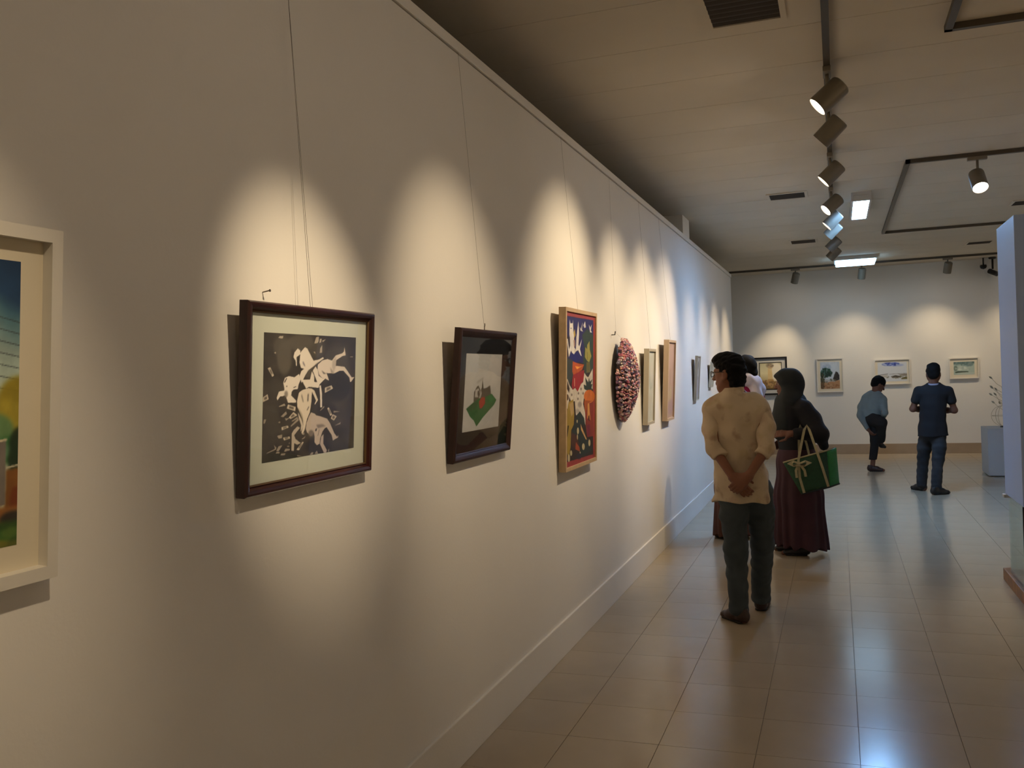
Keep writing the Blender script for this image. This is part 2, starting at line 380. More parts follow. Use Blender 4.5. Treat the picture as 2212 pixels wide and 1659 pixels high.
# ------------------------------------------------------------------ pictures
class Art:
    """small painted raster that becomes a sheet of coloured vertices"""
    def __init__(s, nx, ny, bg, seed=0):
        s.nx, s.ny = nx, ny; s.im = np.empty((ny, nx, 3)); s.im[:] = bg; s.rng = np.random.RandomState(seed)
        s.U, s.V = np.meshgrid((np.arange(nx)+.5)/nx, (np.arange(ny)+.5)/ny); s.H = None
    def quad(s, tl, tr, br, bl):
        A = []; b = []
        for (u, v), (x, y) in zip(((0, 0), (1, 0), (1, 1), (0, 1)), (tl, tr, br, bl)):
            A.append([x, y, 1, 0, 0, 0, -u*x, -u*y]); b.append(u); A.append([0, 0, 0, x, y, 1, -v*x, -v*y]); b.append(v)
        s.H = np.append(np.linalg.solve(np.array(A, float), np.array(b, float)), 1).reshape(3, 3)
    def uv(s, pts):
        p = np.array(pts, float)
        if s.H is None: return p
        q = np.c_[p, np.ones(len(p))] @ s.H.T; return q[:, :2]/q[:, 2:]
    def mask(s, pts):
        p = s.uv(pts); m = np.zeros((s.ny, s.nx))
        for ox, oy in ((-.25, -.25), (.25, -.25), (-.25, .25), (.25, .25)):
            X, Y = s.U+ox/s.nx, s.V+oy/s.ny; c = np.zeros(X.shape, bool); j = len(p)-1
            for i in range(len(p)):
                (xi, yi), (xj, yj) = p[i], p[j]
                if abs(yj-yi) > 1e-12:
                    c ^= ((yi > Y) != (yj > Y)) & (X < (xj-xi)*(Y-yi)/(yj-yi)+xi)
                j = i
            m += c*.25
        return m
    def blur(s, m, r):
        for _ in range(r):
            p = np.pad(m, 1, mode='edge'); m = (p[1:-1, 1:-1]*4 + p[:-2, 1:-1]*2 + p[2:, 1:-1]*2 + p[1:-1, :-2]*2 + p[1:-1, 2:]*2 + p[:-2, :-2] + p[2:, 2:] + p[:-2, 2:] + p[2:, :-2])/16
        return m
    def put(s, m, col): s.im = s.im*(1-m[..., None]) + np.array(col)*m[..., None]
    def poly(s, pts, col, soft=0, a=1.0):
        m = s.mask(pts)
        if soft: m = s.blur(m, soft)
        s.put(m*a, col)
    def ell(s, c, rx, ry, col, soft=0, a=1.0, n=24):
        s.poly([(c[0]+rx*math.cos(2*PI*k/n), c[1]+ry*math.sin(2*PI*k/n)) for k in range(n)], col, soft, a)
    def line(s, p, q, wd, col, soft=0, a=1.0):
        p, q = np.array(p, float), np.array(q, float); d = q-p; n = np.array([-d[1], d[0]])/max(1e-9, np.hypot(*d))*wd/2
        s.poly([p+n, q+n, q-n, p-n], col, soft, a)
    def noise(s, k):
        g = s.rng.rand(k+2, k+2); x = s.U*k; y = s.V*k; i, j = x.astype(int), y.astype(int); fx, fy = x-i, y-j; fx = fx*fx*(3-2*fx); fy = fy*fy*(3-2*fy)
        return (g[j, i]*(1-fx)+g[j, i+1]*fx)*(1-fy)+(g[j+1, i]*(1-fx)+g[j+1, i+1]*fx)*fy
    def mottle(s, amp, k=8):
        n = s.noise(k)*.5+s.noise(k*2)*.3+s.noise(k*5)*.2
        s.im = np.clip(s.im*(1+amp*(n[..., None]-.5)*2), 0, 1)
    def dabs(s, c, rx, ry, cols, n, r, al=.8, soft=1):
        for k in range(n):
            an, q = s.rng.rand()*6.28, math.sqrt(s.rng.rand()); x, y = c[0]+rx*q*math.cos(an), c[1]+ry*q*math.sin(an)
            s.poly([(x+r*(.6+s.rng.rand())*math.cos(j*1.05), y+r*(.6+s.rng.rand())*math.sin(j*1.05)*s.nx/s.ny) for j in range(6)], cols[s.rng.randint(len(cols))], soft, al)
    def sheet(s, name, w, h, m, parent, y=0.0, x0=0.0, z0=0.0):
        """flat sheet in the local xz plane, lower left corner at (x0, z0), facing -y"""
        nx, ny = s.nx, s.ny; X, Z = np.meshgrid(x0+w*np.arange(nx)/(nx-1), z0+h*(1-np.arange(ny)/(ny-1)))
        co = np.stack([X, np.full_like(X, y), Z], -1).reshape(-1, 3)
        idx = np.arange(nx*ny).reshape(ny, nx); q = np.stack([idx[1:, :-1], idx[1:, 1:], idx[:-1, 1:], idx[:-1, :-1]], -1).reshape(-1, 4)
        me = raw_mesh(name, co, q)
        c = np.clip(s.im, 0, 1); c = np.where(c <= .04045, c/12.92, ((c+.055)/1.055)**2.4)
        a = me.color_attributes.new('pigment', 'FLOAT_COLOR', 'POINT'); a.data.foreach_set('color', np.c_[c.reshape(-1, 3), np.ones(nx*ny)].astype(np.float32).ravel())
        return link(name, me, m, parent)
def raw_mesh(name, co, q):
    me = bpy.data.meshes.new(name); n = q.shape[1]
    me.vertices.add(len(co)); me.vertices.foreach_set('co', np.ascontiguousarray(co, np.float32).ravel())
    me.loops.add(q.size); me.loops.foreach_set('vertex_index', np.ascontiguousarray(q, np.int32).ravel())
    me.polygons.add(len(q)); me.polygons.foreach_set('loop_start', np.arange(0, q.size, n, dtype=np.int32))
    me.polygons.foreach_set('loop_total', np.full(len(q), n, np.int32))
    me.update(calc_edges=True); me.validate(); return me

def frame_ring(w, h, prof, m, name, parent, mi=None):
    """mitred picture moulding; prof = closed list of (inset, y)"""
    bm = bmesh.new(); rings = []
    for (sx, sz) in ((-1, 0), (1, 0), (1, 1), (-1, 1)):
        rings.append([bm.verts.new((sx*(w/2-i), y, (h-i) if sz else i)) for (i, y) in prof])
    n = len(prof)
    for k in range(4):
        a, b = rings[k], rings[(k+1) % 4]
        for j in range(n): bm.faces.new((a[j], b[j], b[(j+1) % n], a[(j+1) % n]))
    bmesh.ops.recalc_face_normals(bm, faces=bm.faces[:])
    o = obj(name, bm, m, parent); return shade_auto(o, 25)
def mount(name, w, h, y, m, parent, x0=None, z0=0.0, th=.002):
    return obj(name, bx(-w/2, w/2, y, y+th, z0, z0+h), m, parent)
def picture(loc, rz, w, h, t, tilt, fw, fm, label, cat='picture', lip=None, lipm=None, group='pictures on the long partition', box_frame=False):
    r = thing('framed_picture', label, cat, loc, rz, group, 0)
    r.rotation_mode = 'XYZ'
    r.matrix_world = Matrix.Translation(loc) @ Matrix.Rotation(rz, 4, 'Z') @ Matrix.Rotation(tilt, 4, 'X')
    if box_frame: prof = [(0, 0), (0, -t), (fw, -t), (fw, -t*.25), (fw, 0)]
    else: prof = [(0, 0), (0, -t*.8), (fw*.15, -t*.97), (fw*.35, -t), (fw*.62, -t*.9), (fw*.86, -t*.66), (fw, -t*.6), (fw, 0)]
    frame_ring(w, h, prof, fm, 'frame', r)
    if lip: frame_ring(w-2*fw+.002, h-2*fw+.002, [(0, -t*.55), (0, -t*.72), (lip, -t*.62), (lip, -t*.5)], lipm, 'inner_lip', r).location.z = fw-.001
    obj('backing', bx(-w/2+fw*.5, w/2-fw*.5, -t*.22, -.001, fw*.5, h-fw*.5), M['board'], r)
    return r
def wire(parent, loc, tilt, x, h, off, double=0, hook=True):
    """hanging wire from the rail to the top of the frame; endpoints in the picture's own axes"""
    inv = parent.matrix_world.inverted(); bm = bmesh.new()
    top = Vector((XW+.006, loc[1]+x, ZW-.045)); bot = parent.matrix_world @ Vector((x, -off, h))
    tube(bm, [inv @ top, inv @ bot], .00055, 5)
    if double: tube(bm, [inv @ (top+Vector((0, double*.2, 0))), inv @ (bot+Vector((0, -double, 0)))], .00055, 5)
    o = obj('hanging_wire', bm, M['wire'], parent)
    if hook:
        bm = bmesh.new(); tube(bm, [(x, -off, h-.003), (x, -off, h+.012), (x+.003, -off, h+.02), (x, -off, h+.028)], .0022, 6); obj('hook', bm, M['wire'], parent)
    return o
M['board'] = mat('backing_board', (.42, .34, .26), .8)
M['mahogany'] = mat('mahogany_moulding', (.22, .065, .055), .28, var=.4, vscale=9, coat=.35)
M['darkwood'] = mat('dark_brown_moulding', (.22, .14, .125), .5, var=.3, vscale=10, spec=.3)
M['gold'] = mat('gilt_lip', (.36, .27, .16), .4, metal=.4)
M['mat_pale'] = mat('pale_mount_board', (.83, .85, .80), .7)
M['mat_cream'] = mat('cream_mount_board', (.86, .82, .73), .7)
M['mat_black'] = mat('black_mount', (.075, .065, .065), .35, coat=.3)
M['lightwood'] = mat('pale_wood_moulding', (.80, .68, .52), .5, var=.15, vscale=20)
M['white_frame'] = mat('white_moulding', (.87, .85, .81), .4)
M['grey_frame'] = mat('grey_beige_moulding', (.70, .66, .58), .5)
M['tan_frame'] = mat('tan_moulding', (.78, .68, .57), .5)
M['black_frame'] = mat('black_moulding', (.09, .075, .065), .3)
M['silver_mat'] = mat('silver_mount_board', (.78, .77, .74), .55)
M['print'] = paint_mat('printed_paper', .75)
M['canvas'] = paint_mat('painted_canvas', .6)
RZ = PI/2

# --- black-and-white print in a mahogany frame
w_, h_, t_ = .698, .530, .032; TL = math.atan2(.036, h_)
pl = (XW+.006, 2.389, 1.305)
P = picture(pl, RZ, w_, h_, t_, TL, .028, M['mahogany'], 'mahogany-framed black-and-white print of tumbling white figures', lip=.004, lipm=M['gold'])
iw, ih = w_-.056, h_-.056
mount('mount', iw, ih, -.012, M['mat_pale'], P, z0=.028)
a = Art(270, 200, (.265, .245, .22), 1); a.quad((105, 195), (2120, 355), (2085, 2448), (65, 2708))
a.mottle(.38, 6)
for c, r1, r2, g in (((560, 700), 160, 330, .44), ((900, 420), 300, 160, .42), ((500, 500), 180, 200, .38), ((1250, 560), 200, 160, .36), ((300, 1900), 160, 300, .33), ((1700, 700), 260, 180, .33), ((350, 1250), 180, 160, .30)):
    a.ell(c, r1, r2, (g, g*.95, g*.86), soft=10, a=.7)
a.ell((1750, 1250), 260, 300, (.18, .17, .155), soft=12, a=.8); a.ell((1300, 2400), 300, 160, (.17, .155, .15), soft=10, a=.8); a.ell((1500, 1750), 220, 160, (.2, .18, .17), soft=9, a=.8)
Wh = (.95, .92, .88)
def B(pts): return [(x, y+1198) for x, y in pts]
a.poly([(780, 600), (850, 530), (905, 570), (910, 640), (850, 680), (825, 690), (832, 860), (812, 860), (805, 760), (775, 725), (755, 690)], Wh)
a.poly([(915, 600), (1010, 510), (1060, 540), (1195, 770), (1310, 755), (1400, 710), (1425, 735), (1330, 790), (1200, 880), (1090, 950), (1020, 1040), (980, 1110), (940, 1190), (890, 1060), (930, 960), (990, 920), (920, 900), (890, 800), (900, 690)], Wh)
a.poly([(960, 770), (985, 800), (1020, 880), (990, 860), (960, 810)], (.5, .48, .52), soft=1)
a.poly([(1010, 1080), (1080, 960), (1180, 900), (1300, 800), (1250, 870), (1150, 960), (1110, 1100)], (.36, .34, .31), soft=2)
a.poly([(940, 1130), (1120, 1130), (1160, 970), (1210, 1050), (1215, 1175), (1280, 1180), (1180, 960), (1240, 880), (1290, 950), (1310, 1060), (1390, 1110), (1450, 1120), (1330, 1225), (1310, 1290), (1100, 1265), (1040, 1300), (990, 1220)], Wh)
a.poly([(1290, 850), (1390, 770), (1500, 750), (1600, 780), (1680, 685), (1820, 650), (1855, 620), (1870, 535), (1885, 620), (1895, 690), (1830, 700), (1720, 760), (1690, 780), (1680, 880), (1870, 905), (1940, 990), (2030, 1110), (2090, 1105), (2020, 1190), (1995, 1195), (1980, 1110), (1850, 980), (1760, 980), (1650, 1025), (1580, 1020), (1520, 1020), (1480, 1010), (1540, 1160), (1460, 1120), (1390, 1110), (1320, 1040), (1285, 930)], (.92, .88, .84))
a.poly([(1560, 900), (1600, 960), (1660, 1020), (1580, 1015)], (.66, .62, .58), soft=3); a.poly([(1370, 960), (1440, 1010), (1490, 1030), (1420, 1030)], (.3, .28, .25), soft=1)
a.poly([(1690, 700), (1690, 880), (1640, 1010), (1600, 900), (1610, 780)], (.74, .70, .66), soft=4, a=.7)
a.poly([(1325, 1250), (1360, 1240), (1385, 1400), (1388, 1660), (1350, 1660), (1345, 1450)], Wh)
a.poly([(535, 1180), (570, 1080), (660, 1050), (780, 1075), (880, 1015), (915, 1130), (870, 1220), (855, 1300), (760, 1310), (720, 1350), (710, 1420), (820, 1520), (815, 1560), (640, 1555), (605, 1460), (610, 1400), (520, 1430), (470, 1430), (410, 1505), (390, 1460), (440, 1340), (560, 1320), (555, 1260)], Wh)
a.line((560, 1170), (610, 1090), 22, (.35, .33, .3)); a.line((760, 1275), (820, 1250), 16, (.3, .28, .26)); a.ell((612, 1243), 14, 12, (.35, .33, .3)); a.ell((600, 1390), 40, 60, (.6, .57, .53), soft=3)
a.poly([(840, 1530), (880, 1370), (960, 1320), (1090, 1290), (1160, 1300), (1220, 1340), (1260, 1430), (1300, 1520), (1230, 1610), (1225, 1590), (1255, 1530), (1210, 1440), (1165, 1360), (1155, 1540), (1140, 1640), (1120, 1750), (1060, 1880), (1010, 2080), (960, 2170), (940, 2130), (980, 1990), (960, 1850), (890, 1720), (845, 1640)], (.92, .88, .82))
a.poly([(940, 1390), (960, 1460), (985, 1560), (965, 1540), (935, 1440)], (.45, .42, .38), soft=2); a.line((1085, 1400), (1075, 1540), 24, (.42, .39, .36), soft=2); a.line((1060, 1710), (1100, 1640), 16, (.4, .37, .33), soft=1); a.poly([(860, 1640), (950, 1780), (990, 1960), (930, 1830)], (.7, .66, .58), soft=3)
a.poly([(860, 1740), (940, 1880), (985, 2010), (920, 2120), (930, 1990), (880, 1850)], (.85, .81, .76))
a.poly([(1150, 1750), (1230, 1780), (1260, 1810), (1350, 1830), (1500, 1880), (1560, 1960), (1610, 2060), (1660, 2160), (1720, 2230), (1750, 2190), (1740, 2240), (1660, 2280), (1630, 2300), (1600, 2190), (1490, 2040), (1450, 2060), (1400, 2120), (1350, 2250), (1340, 2350), (1280, 2380), (1225, 2320), (1230, 2220), (1210, 2130), (1150, 2200), (1060, 2130), (1035, 2060), (1050, 1950), (1100, 1830)], (.80, .75, .71))
a.ell((1150, 2150), 60, 60, (.5, .46, .42), soft=4); a.poly([(1260, 1990), (1400, 1980), (1480, 2020), (1380, 2040), (1300, 2060)], (.55, .51, .48), soft=3); a.line((1270, 2060), (1250, 2110), 30, (.3, .27, .25)); a.line((1330, 2080), (1300, 2200), 10, (.45, .42, .4))
a.poly([(1370, 2220), (1425, 2170), (1420, 2350), (1500, 2480), (1480, 2530), (1430, 2520), (1350, 2360)], (.78, .73, .70))
a.poly([(720, 2470), (725, 2150), (770, 2080), (850, 2010), (910, 2040), (850, 2100), (780, 2180), (810, 2250), (880, 2300), (930, 2330), (850, 2360), (780, 2330), (775, 2480)], (.78, .74, .69))
bills = [[(190, 890), (250, 870), (330, 1030), (295, 1055)], [(1450, 1290), (1590, 1250), (1625, 1310), (1445, 1390)], [(90, 1440), (190, 1385), (215, 1480), (90, 1530)], [(640, 1590), (810, 1640), (800, 1720), (615, 1665)]] + \
    [B(q) for q in ([(500, 820), (640, 795), (660, 830), (510, 880)], [(535, 1020), (680, 1005), (690, 1040), (560, 1075)], [(1500, 480), (1540, 470), (1610, 610), (1570, 630)], [(830, 1260), (960, 1110), (990, 1115), (890, 1270)], [(660, 640), (760, 540), (850, 600), (700, 670)], [(1580, 680), (1620, 600), (1710, 640), (1650, 720)])]
for q in bills:
    a.poly(q, (.85, .81, .75)); c = np.mean(q, 0); a.poly([tuple(c+(np.array(p)-c)*.55) for p in q], (.42, .39, .35), soft=1)
for q in ([(440, 1620), (560, 1570), (590, 1610), (450, 1630)], [(1210, 450), (1250, 330), (1310, 320), (1310, 400), (1280, 440)], [(1335, 360), (1375, 360), (1360, 430), (1320, 440)], [(1380, 400), (1470, 370), (1400, 425)], [(420, 320), (450, 285), (530, 285), (520, 330)], [(330, 590), (370, 585), (370, 615), (340, 610)], [(1990, 715), (2050, 715), (2050, 728), (1990, 728)], [(1340, 540), (1385, 480), (1380, 625), (1330, 630)], [(1190, 600), (1230, 605), (1235, 650)]):
    a.poly(q, (.80, .76, .70), a=.85)
for q in ([(380, 1320), (390, 1290), (460, 1290), (460, 1320)], [(480, 1360), (500, 1325), (590, 1320), (580, 1355)], [(480, 620), (600, 520), (620, 570), (540, 630)], [(570, 640), (600, 660), (690, 640), (600, 700)], [(700, 800), (870, 650), (880, 700), (710, 820)], [(720, 710), (850, 630), (860, 660), (740, 720)], [(170, 1310), (360, 1230), (330, 1150), (390, 1210), (380, 1250), (180, 1320)], [(1640, 535), (1790, 550), (1640, 572)], [(940, 1060), (1030, 1000), (1000, 1050)], [(420, 730), (470, 705), (470, 745)], [(100, 740), (110, 670), (165, 660), (130, 750)], [(390, 1270), (440, 1180), (520, 1170), (440, 1280)], [(400, 985), (520, 960), (510, 1030), (440, 1035)], [(955, 970), (970, 930), (1005, 935), (1000, 980)], [(660, 1140), (680, 1110), (690, 1140)], [(620, 1185), (660, 1175), (690, 1200), (640, 1205)], [(1340, 525), (1430, 440), (1440, 465), (1350, 530)], [(1660, 820), (1800, 750), (1790, 790)], [(560, 1290), (590, 1230), (690, 1240), (680, 1270)], [(1120, 1360), (1170, 1310), (1210, 1320), (1180, 1365)], [(1230, 1340), (1280, 1280), (1310, 1350)], [(1520, 1290), (1550, 1240), (1545, 1320)], [(840, 1360), (980, 1380), (860, 1385)]):
    a.poly(B(q), (.72, .68, .63), a=.85)
a.sheet('print', .508, .362, M['print'], P, -.0126, -.254, .085)
obj('glazing', bx(-iw/2, iw/2, -.0185, -.0165, .028, .028+ih), M['glass'], P)
wire(P, pl, TL, -.02, h_, .018, double=.012, hook=False)
bm = bmesh.new(); tube(bm, [(0, 0, 0), (.028, 0, .004)], .0018, 6); tube(bm, [(.028, 0, .004), (.03, 0, .004)], .004, 8)
o = obj('wall_nail', bm, M['wire']); o.location = (XW-.004, 2.205, 1.868); tag(o, 'small nail in the wall above the mahogany frame', 'nail')

# --- white box-framed watercolour at the near end
w_, h_, t_ = .62, .690, .036; TL = math.atan2(.052, h_); pl = (XW+.006, 1.41-w_/2, 1.238)
P = picture(pl, RZ, w_, h_, t_, TL, .026, M['white_frame'], 'white box-framed watercolour of a tree, sky and hut', box_frame=True)
mount('mount', w_-.052, h_-.052, -.012, M['mat_cream'], P, z0=.026)
aw, ah = .43, .545; nx, ny = 190, 240
a = Art(nx, ny, (.6, .7, .72), 5)
D = (1-a.U)*aw; V = a.V           # distance from the right edge, height from the top
def ramp(v, stops):
    out = np.zeros(v.shape+(3,)); xs = [q[0] for q in stops]
    for c in range(3): out[..., c] = np.interp(v, xs, [q[1][c] for q in stops])
    return out
wob = (a.noise(5)-.5)*.09 + (a.noise(14)-.5)*.04
a.im = ramp(V + wob + (D-.04)*.6, [(0, (.10, .22, .36)), (.12, (.13, .27, .42)), (.2, (.34, .50, .55)), (.3, (.58, .66, .64)), (.40, (.70, .78, .74)), (.5, (.80, .84, .76)), (1, (.8, .82, .7))])
def dp(d, v): return (1-d/aw, v)
for k in range(7):
    a.line(dp(.16, .155+.042*k), dp(0, .215+.04*k), .0035, (.2, .22, .24), a=.75)
a.ell(dp(.068, .255), .028, .065, (.42, .36, .30)); a.ell(dp(.071, .255), .017, .048, (.62, .58, .5)); a.line(dp(.078, .19), dp(.078, .31), .012, (.3, .25, .2))
a.poly([dp(.10, .14), dp(.055, .168), dp(.10, .175)], (.15, .16, .15))
def blot(d, v, rd, rv, col, soft, al): a.ell(dp(d, v), rd/aw, rv, col, soft=soft, a=al)
blot(.0, .5, .05, .10, (.60, .53, .12), 8, .95); blot(.03, .56, .045, .08, (.66, .60, .2), 7, .9); blot(.05, .60, .04, .07, (.35, .52, .36), 6, .85); blot(.015, .66, .05, .05, (.20, .44, .22), 6, .9); blot(.0, .68, .025, .10, (.10, .17, .10), 4, .9); blot(.07, .66, .05, .05, (.45, .60, .48), 6, .7)
blot(.2, .5, .12, .2, (.45, .55, .25), 12, .8); blot(.3, .55, .14, .2, (.28, .45, .24), 14, .8)
a.poly([dp(0, .725), dp(.028, .728), dp(.03, .90), dp(0, .90)], (.50, .32, .13), soft=2); a.line(dp(0, .715), dp(.03, .722), .006, (.75, .72, .62)); blot(.006, .84, .012, .05, (.45, .20, .07), 3, .9)
a.poly([dp(.028, .625), dp(.10, .640), dp(.10, .86), dp(.028, .85)], (.48, .45, .42)); a.line(dp(.026, .622), dp(.10, .640), .008, (.85, .80, .68)); a.line(dp(.057, .635), dp(.055, .845), .018, (.80, .76, .66)); a.line(dp(.05, .68), dp(.10, .70), .022, (.60, .36, .22)); a.line(dp(.05, .765), dp(.10, .79), .022, (.56, .33, .2))
a.poly([dp(0, .86), dp(.1, .85), dp(.2, .87), dp(.2, .93), dp(0, .92)], (.58, .38, .18), soft=4); blot(.01, .90, .03, .025, (.14, .14, .14), 3, .85)
a.poly([dp(-.01, .91), dp(.44, .90), dp(.44, 1.02), dp(-.01, 1.02)], (.20, .32, .12), soft=5); blot(.045, .965, .03, .03, (.24, .40, .14), 4, .9); blot(.06, .985, .04, .015, (.52, .48, .14), 3, .9); blot(.015, .95, .02, .02, (.33, .44, .18), 3, .8); blot(.02, .99, .03, .012, (.40, .40, .16), 3, .8)
a.mottle(.10, 14)
a.sheet('watercolour', aw, ah, M['print'], P, -.0126, w_/2-.026-.052-aw, (h_-ah)/2+.004)

# --- green cloth on white paper in a black mount, dark frame
w_, h_, t_ = .691, .563, .031; TL = math.atan2(.058, h_); pl = (XW+.006, 3.7805, 1.255)
P = picture(pl, RZ, w_, h_, t_, TL, .034, M['darkwood'], 'dark-framed picture of a green and red cloth on white paper, black mount', lip=.004, lipm=M['darkwood'])
iw, ih = w_-.068, h_-.068
mount('mount', iw, ih, -.012, M['mat_black'], P, z0=.034)
a = Art(170, 150, (.80, .81, .82), 7); a.quad((345, 435), (782, 448), (742, 1180), (302, 1265)); a.mottle(.04, 5)
a.poly([(440, 940), (445, 840), (480, 780), (500, 770), (525, 820), (540, 790), (547, 705), (562, 800), (600, 790), (640, 765), (650, 860), (590, 890), (540, 890), (510, 940)], (.30, .29, .28), soft=1)
a.poly([(455, 890), (462, 815), (500, 795), (518, 840), (495, 890)], (.75, .75, .75), soft=1); a.poly([(525, 800), (540, 850), (515, 920), (505, 900), (520, 850)], (.72, .72, .72), soft=1); a.line((480, 740), (560, 690), 20, (.6, .6, .6), soft=4, a=.5); a.ell((500, 850), 12, 30, (.25, .24, .24), soft=1)
a.poly([(350, 1015), (440, 945), (510, 900), (590, 880), (660, 850), (715, 910), (690, 960), (640, 1010), (560, 1090), (480, 1190), (445, 1130), (400, 1095)], (.06, .42, .22))
a.poly([(350, 1015), (440, 945), (500, 930), (470, 1010), (400, 1040)], (.08, .30, .16), soft=2, a=.7); a.poly([(590, 890), (655, 860), (700, 900), (640, 940)], (.10, .50, .27), soft=2)
a.poly([(505, 935), (540, 888), (580, 885), (582, 950), (540, 1005), (515, 1005)], (.68, .18, .13), soft=1)
a.sheet('print', .435, .335, M['print'], P, -.0126, -.235, .122)
obj('glazing', bx(-iw/2, iw/2, -.0195, -.0175, .034, .034+ih), M['glass'], P)
wire(P, pl, TL, -.06, h_, .018)

# --- tall-coloured folk painting in a pale wood box frame
w_, h_, t_ = .716, .948, .043; TL = math.atan2(.037, h_); pl = (XW+.006, 5.362, 1.046)
P = picture(pl, RZ, w_, h_, t_, TL, .022, M['lightwood'], 'pale-wood box frame with a bright painting of white birds, fruit and leaves', box_frame=True)
a = Art(230, 300, (.17, .12, .09), 9); a.quad((180, 165), (750, 260), (745, 2779), (178, 2989))
a.poly([(170, 150), (760, 250), (760, 2790), (170, 3000)], (.60, .23, .22))
a.poly([(183, 255), (716, 332), (712, 2720), (183, 2880)], (.20, .14, .10))
a.poly([(183, 255), (716, 332), (716, 640), (560, 800), (530, 1110), (330, 1060), (183, 1000)], (.155, .13, .36), soft=1); a.ell((380, 1000), 110, 100, (.12, .12, .42), soft=3); a.poly([(183, 600), (260, 640), (270, 900), (230, 1000), (183, 980)], (.17, .10, .16), soft=2)
a.poly([(500, 600), (600, 480), (716, 600), (716, 1200), (560, 1300), (520, 1100), (545, 800)], (.19, .25, .21), soft=2); a.poly([(183, 1000), (330, 1060), (330, 1320), (260, 1480), (183, 1390)], (.22, .24, .22), soft=2)
a.poly([(260, 320), (275, 390), (318, 390), (322, 320), (332, 480), (345, 620), (350, 820), (380, 860), (390, 640), (430, 350), (443, 560), (430, 770), (445, 800), (500, 660), (460, 850), (492, 975), (470, 960), (425, 870), (385, 890), (345, 945), (310, 920), (285, 880), (245, 1000), (235, 920), (215, 760), (185, 665), (225, 670), (250, 860), (270, 790), (265, 640), (255, 600)], (.86, .84, .82))
a.poly([(335, 560), (360, 490), (375, 600), (350, 660)], (.72, .62, .3)); a.poly([(335, 690), (365, 680), (370, 800), (345, 820)], (.62, .5, .45), soft=1); a.ell((288, 480), 14, 12, (.5, .5, .6))
for q in ([(455, 450), (480, 490), (510, 365), (500, 500), (520, 535), (470, 520)], [(525, 420), (560, 350), (575, 460), (545, 470)], [(630, 400), (660, 460), (690, 400), (670, 510), (695, 550), (655, 545)]): a.poly(q, (.78, .76, .74))
a.poly([(565, 810), (600, 850), (600, 770), (645, 700), (650, 860), (680, 970), (640, 1080), (600, 1060), (555, 990)], (.60, .57, .27)); a.line((605, 900), (610, 1050), 8, (.4, .38, .15)); a.poly([(585, 1080), (650, 1080), (660, 1260), (585, 1270)], (.40, .37, .19))
a.poly([(330, 1290), (540, 1220), (530, 1400), (480, 1480), (440, 1560), (415, 1610), (360, 1540), (320, 1580), (300, 1500)], (.60, .13, .13)); a.poly([(320, 1070), (420, 1105), (540, 1125), (500, 1220), (420, 1270), (330, 1310), (312, 1250)], (.72, .32, .10)); a.poly([(365, 1155), (440, 1165), (515, 1148), (400, 1212)], (.93, .60, .22)); a.line((355, 1370), (355, 1520), 12, (.85, .6, .5))
a.poly([(180, 1390), (220, 1390), (260, 1500), (320, 1580), (365, 1545), (415, 1610), (480, 1470), (520, 1440), (545, 1270), (585, 1330), (620, 1350), (706, 1190), (704, 1560), (600, 1590), (560, 1650), (530, 1750), (520, 1830), (560, 1990), (565, 2210), (520, 2070), (455, 1960), (400, 2060), (380, 2020), (360, 1780), (290, 1800), (250, 1700), (240, 2100), (180, 2100)], (.80, .76, .70))
a.poly([(205, 1560), (220, 1420), (260, 1560), (250, 1640)], (.25, .18, .13)); a.ell((215, 1715), 26, 55, (.32, .22, .14)); a.ell((207, 1975), 15, 65, (.32, .22, .14))
for c in ((430, 1640), (520, 1640), (300, 1670), (420, 1740), (480, 1560)): a.ell(c, 16, 22, (.5, .44, .4), soft=1)
a.ell((455, 1840), 40, 50, (.62, .58, .55), soft=3); a.ell((410, 1960), 40, 40, (.66, .62, .58), soft=3)
a.poly([(540, 1560), (530, 1480), (580, 1500), (560, 1350), (620, 1440), (630, 1350), (650, 1430), (700, 1380), (670, 1470), (700, 1470), (680, 1540), (700, 1560), (600, 1590)], (.16, .20, .16))
a.poly([(530, 1790), (714, 1770), (712, 2400), (600, 2420), (570, 2200), (560, 1990)], (.52, .19, .11)); a.ell((640, 1690), 105, 118, (.78, .41, .09)); a.poly([(540, 1760), (700, 1770), (640, 1800), (560, 1990)], (.62, .30, .08)); a.poly([(610, 1820), (640, 1810), (660, 2120), (625, 2080), (600, 2090)], (.80, .56, .28)); a.poly([(618, 2050), (640, 2020), (650, 2140), (615, 2110)], (.3, .1, .08)); a.poly([(590, 2200), (650, 2190), (650, 2380), (600, 2400)], (.45, .12, .2), soft=2)
a.poly([(240, 1800), (330, 1750), (350, 2000), (340, 2200), (290, 2300), (280, 2600), (240, 2800), (185, 2650), (180, 2150)], (.60, .50, .17)); a.poly([(250, 1830), (330, 1790), (340, 2000), (290, 2060)], (.70, .58, .38), soft=3); a.line((205, 2420), (235, 2220), 22, (.22, .17, .06)); a.line((195, 2480), (188, 2260), 14, (.2, .15, .06))
a.poly([(385, 2040), (460, 1960), (540, 2080), (560, 2220), (480, 2200), (600, 2450), (690, 2650), (560, 2740), (450, 2760), (440, 2560), (420, 2400), (320, 2350), (300, 2300), (350, 2200)], (.155, .19, .165)); a.poly([(300, 2350), (420, 2400), (440, 2640), (370, 2650), (290, 2560)], (.30, .17, .10), soft=2)
a.poly([(380, 2510), (450, 2600), (460, 2680), (370, 2640)], (.62, .27, .10)); a.poly([(470, 2180), (490, 2230), (592, 2460), (570, 2460), (480, 2290)], (.80, .62, .40))
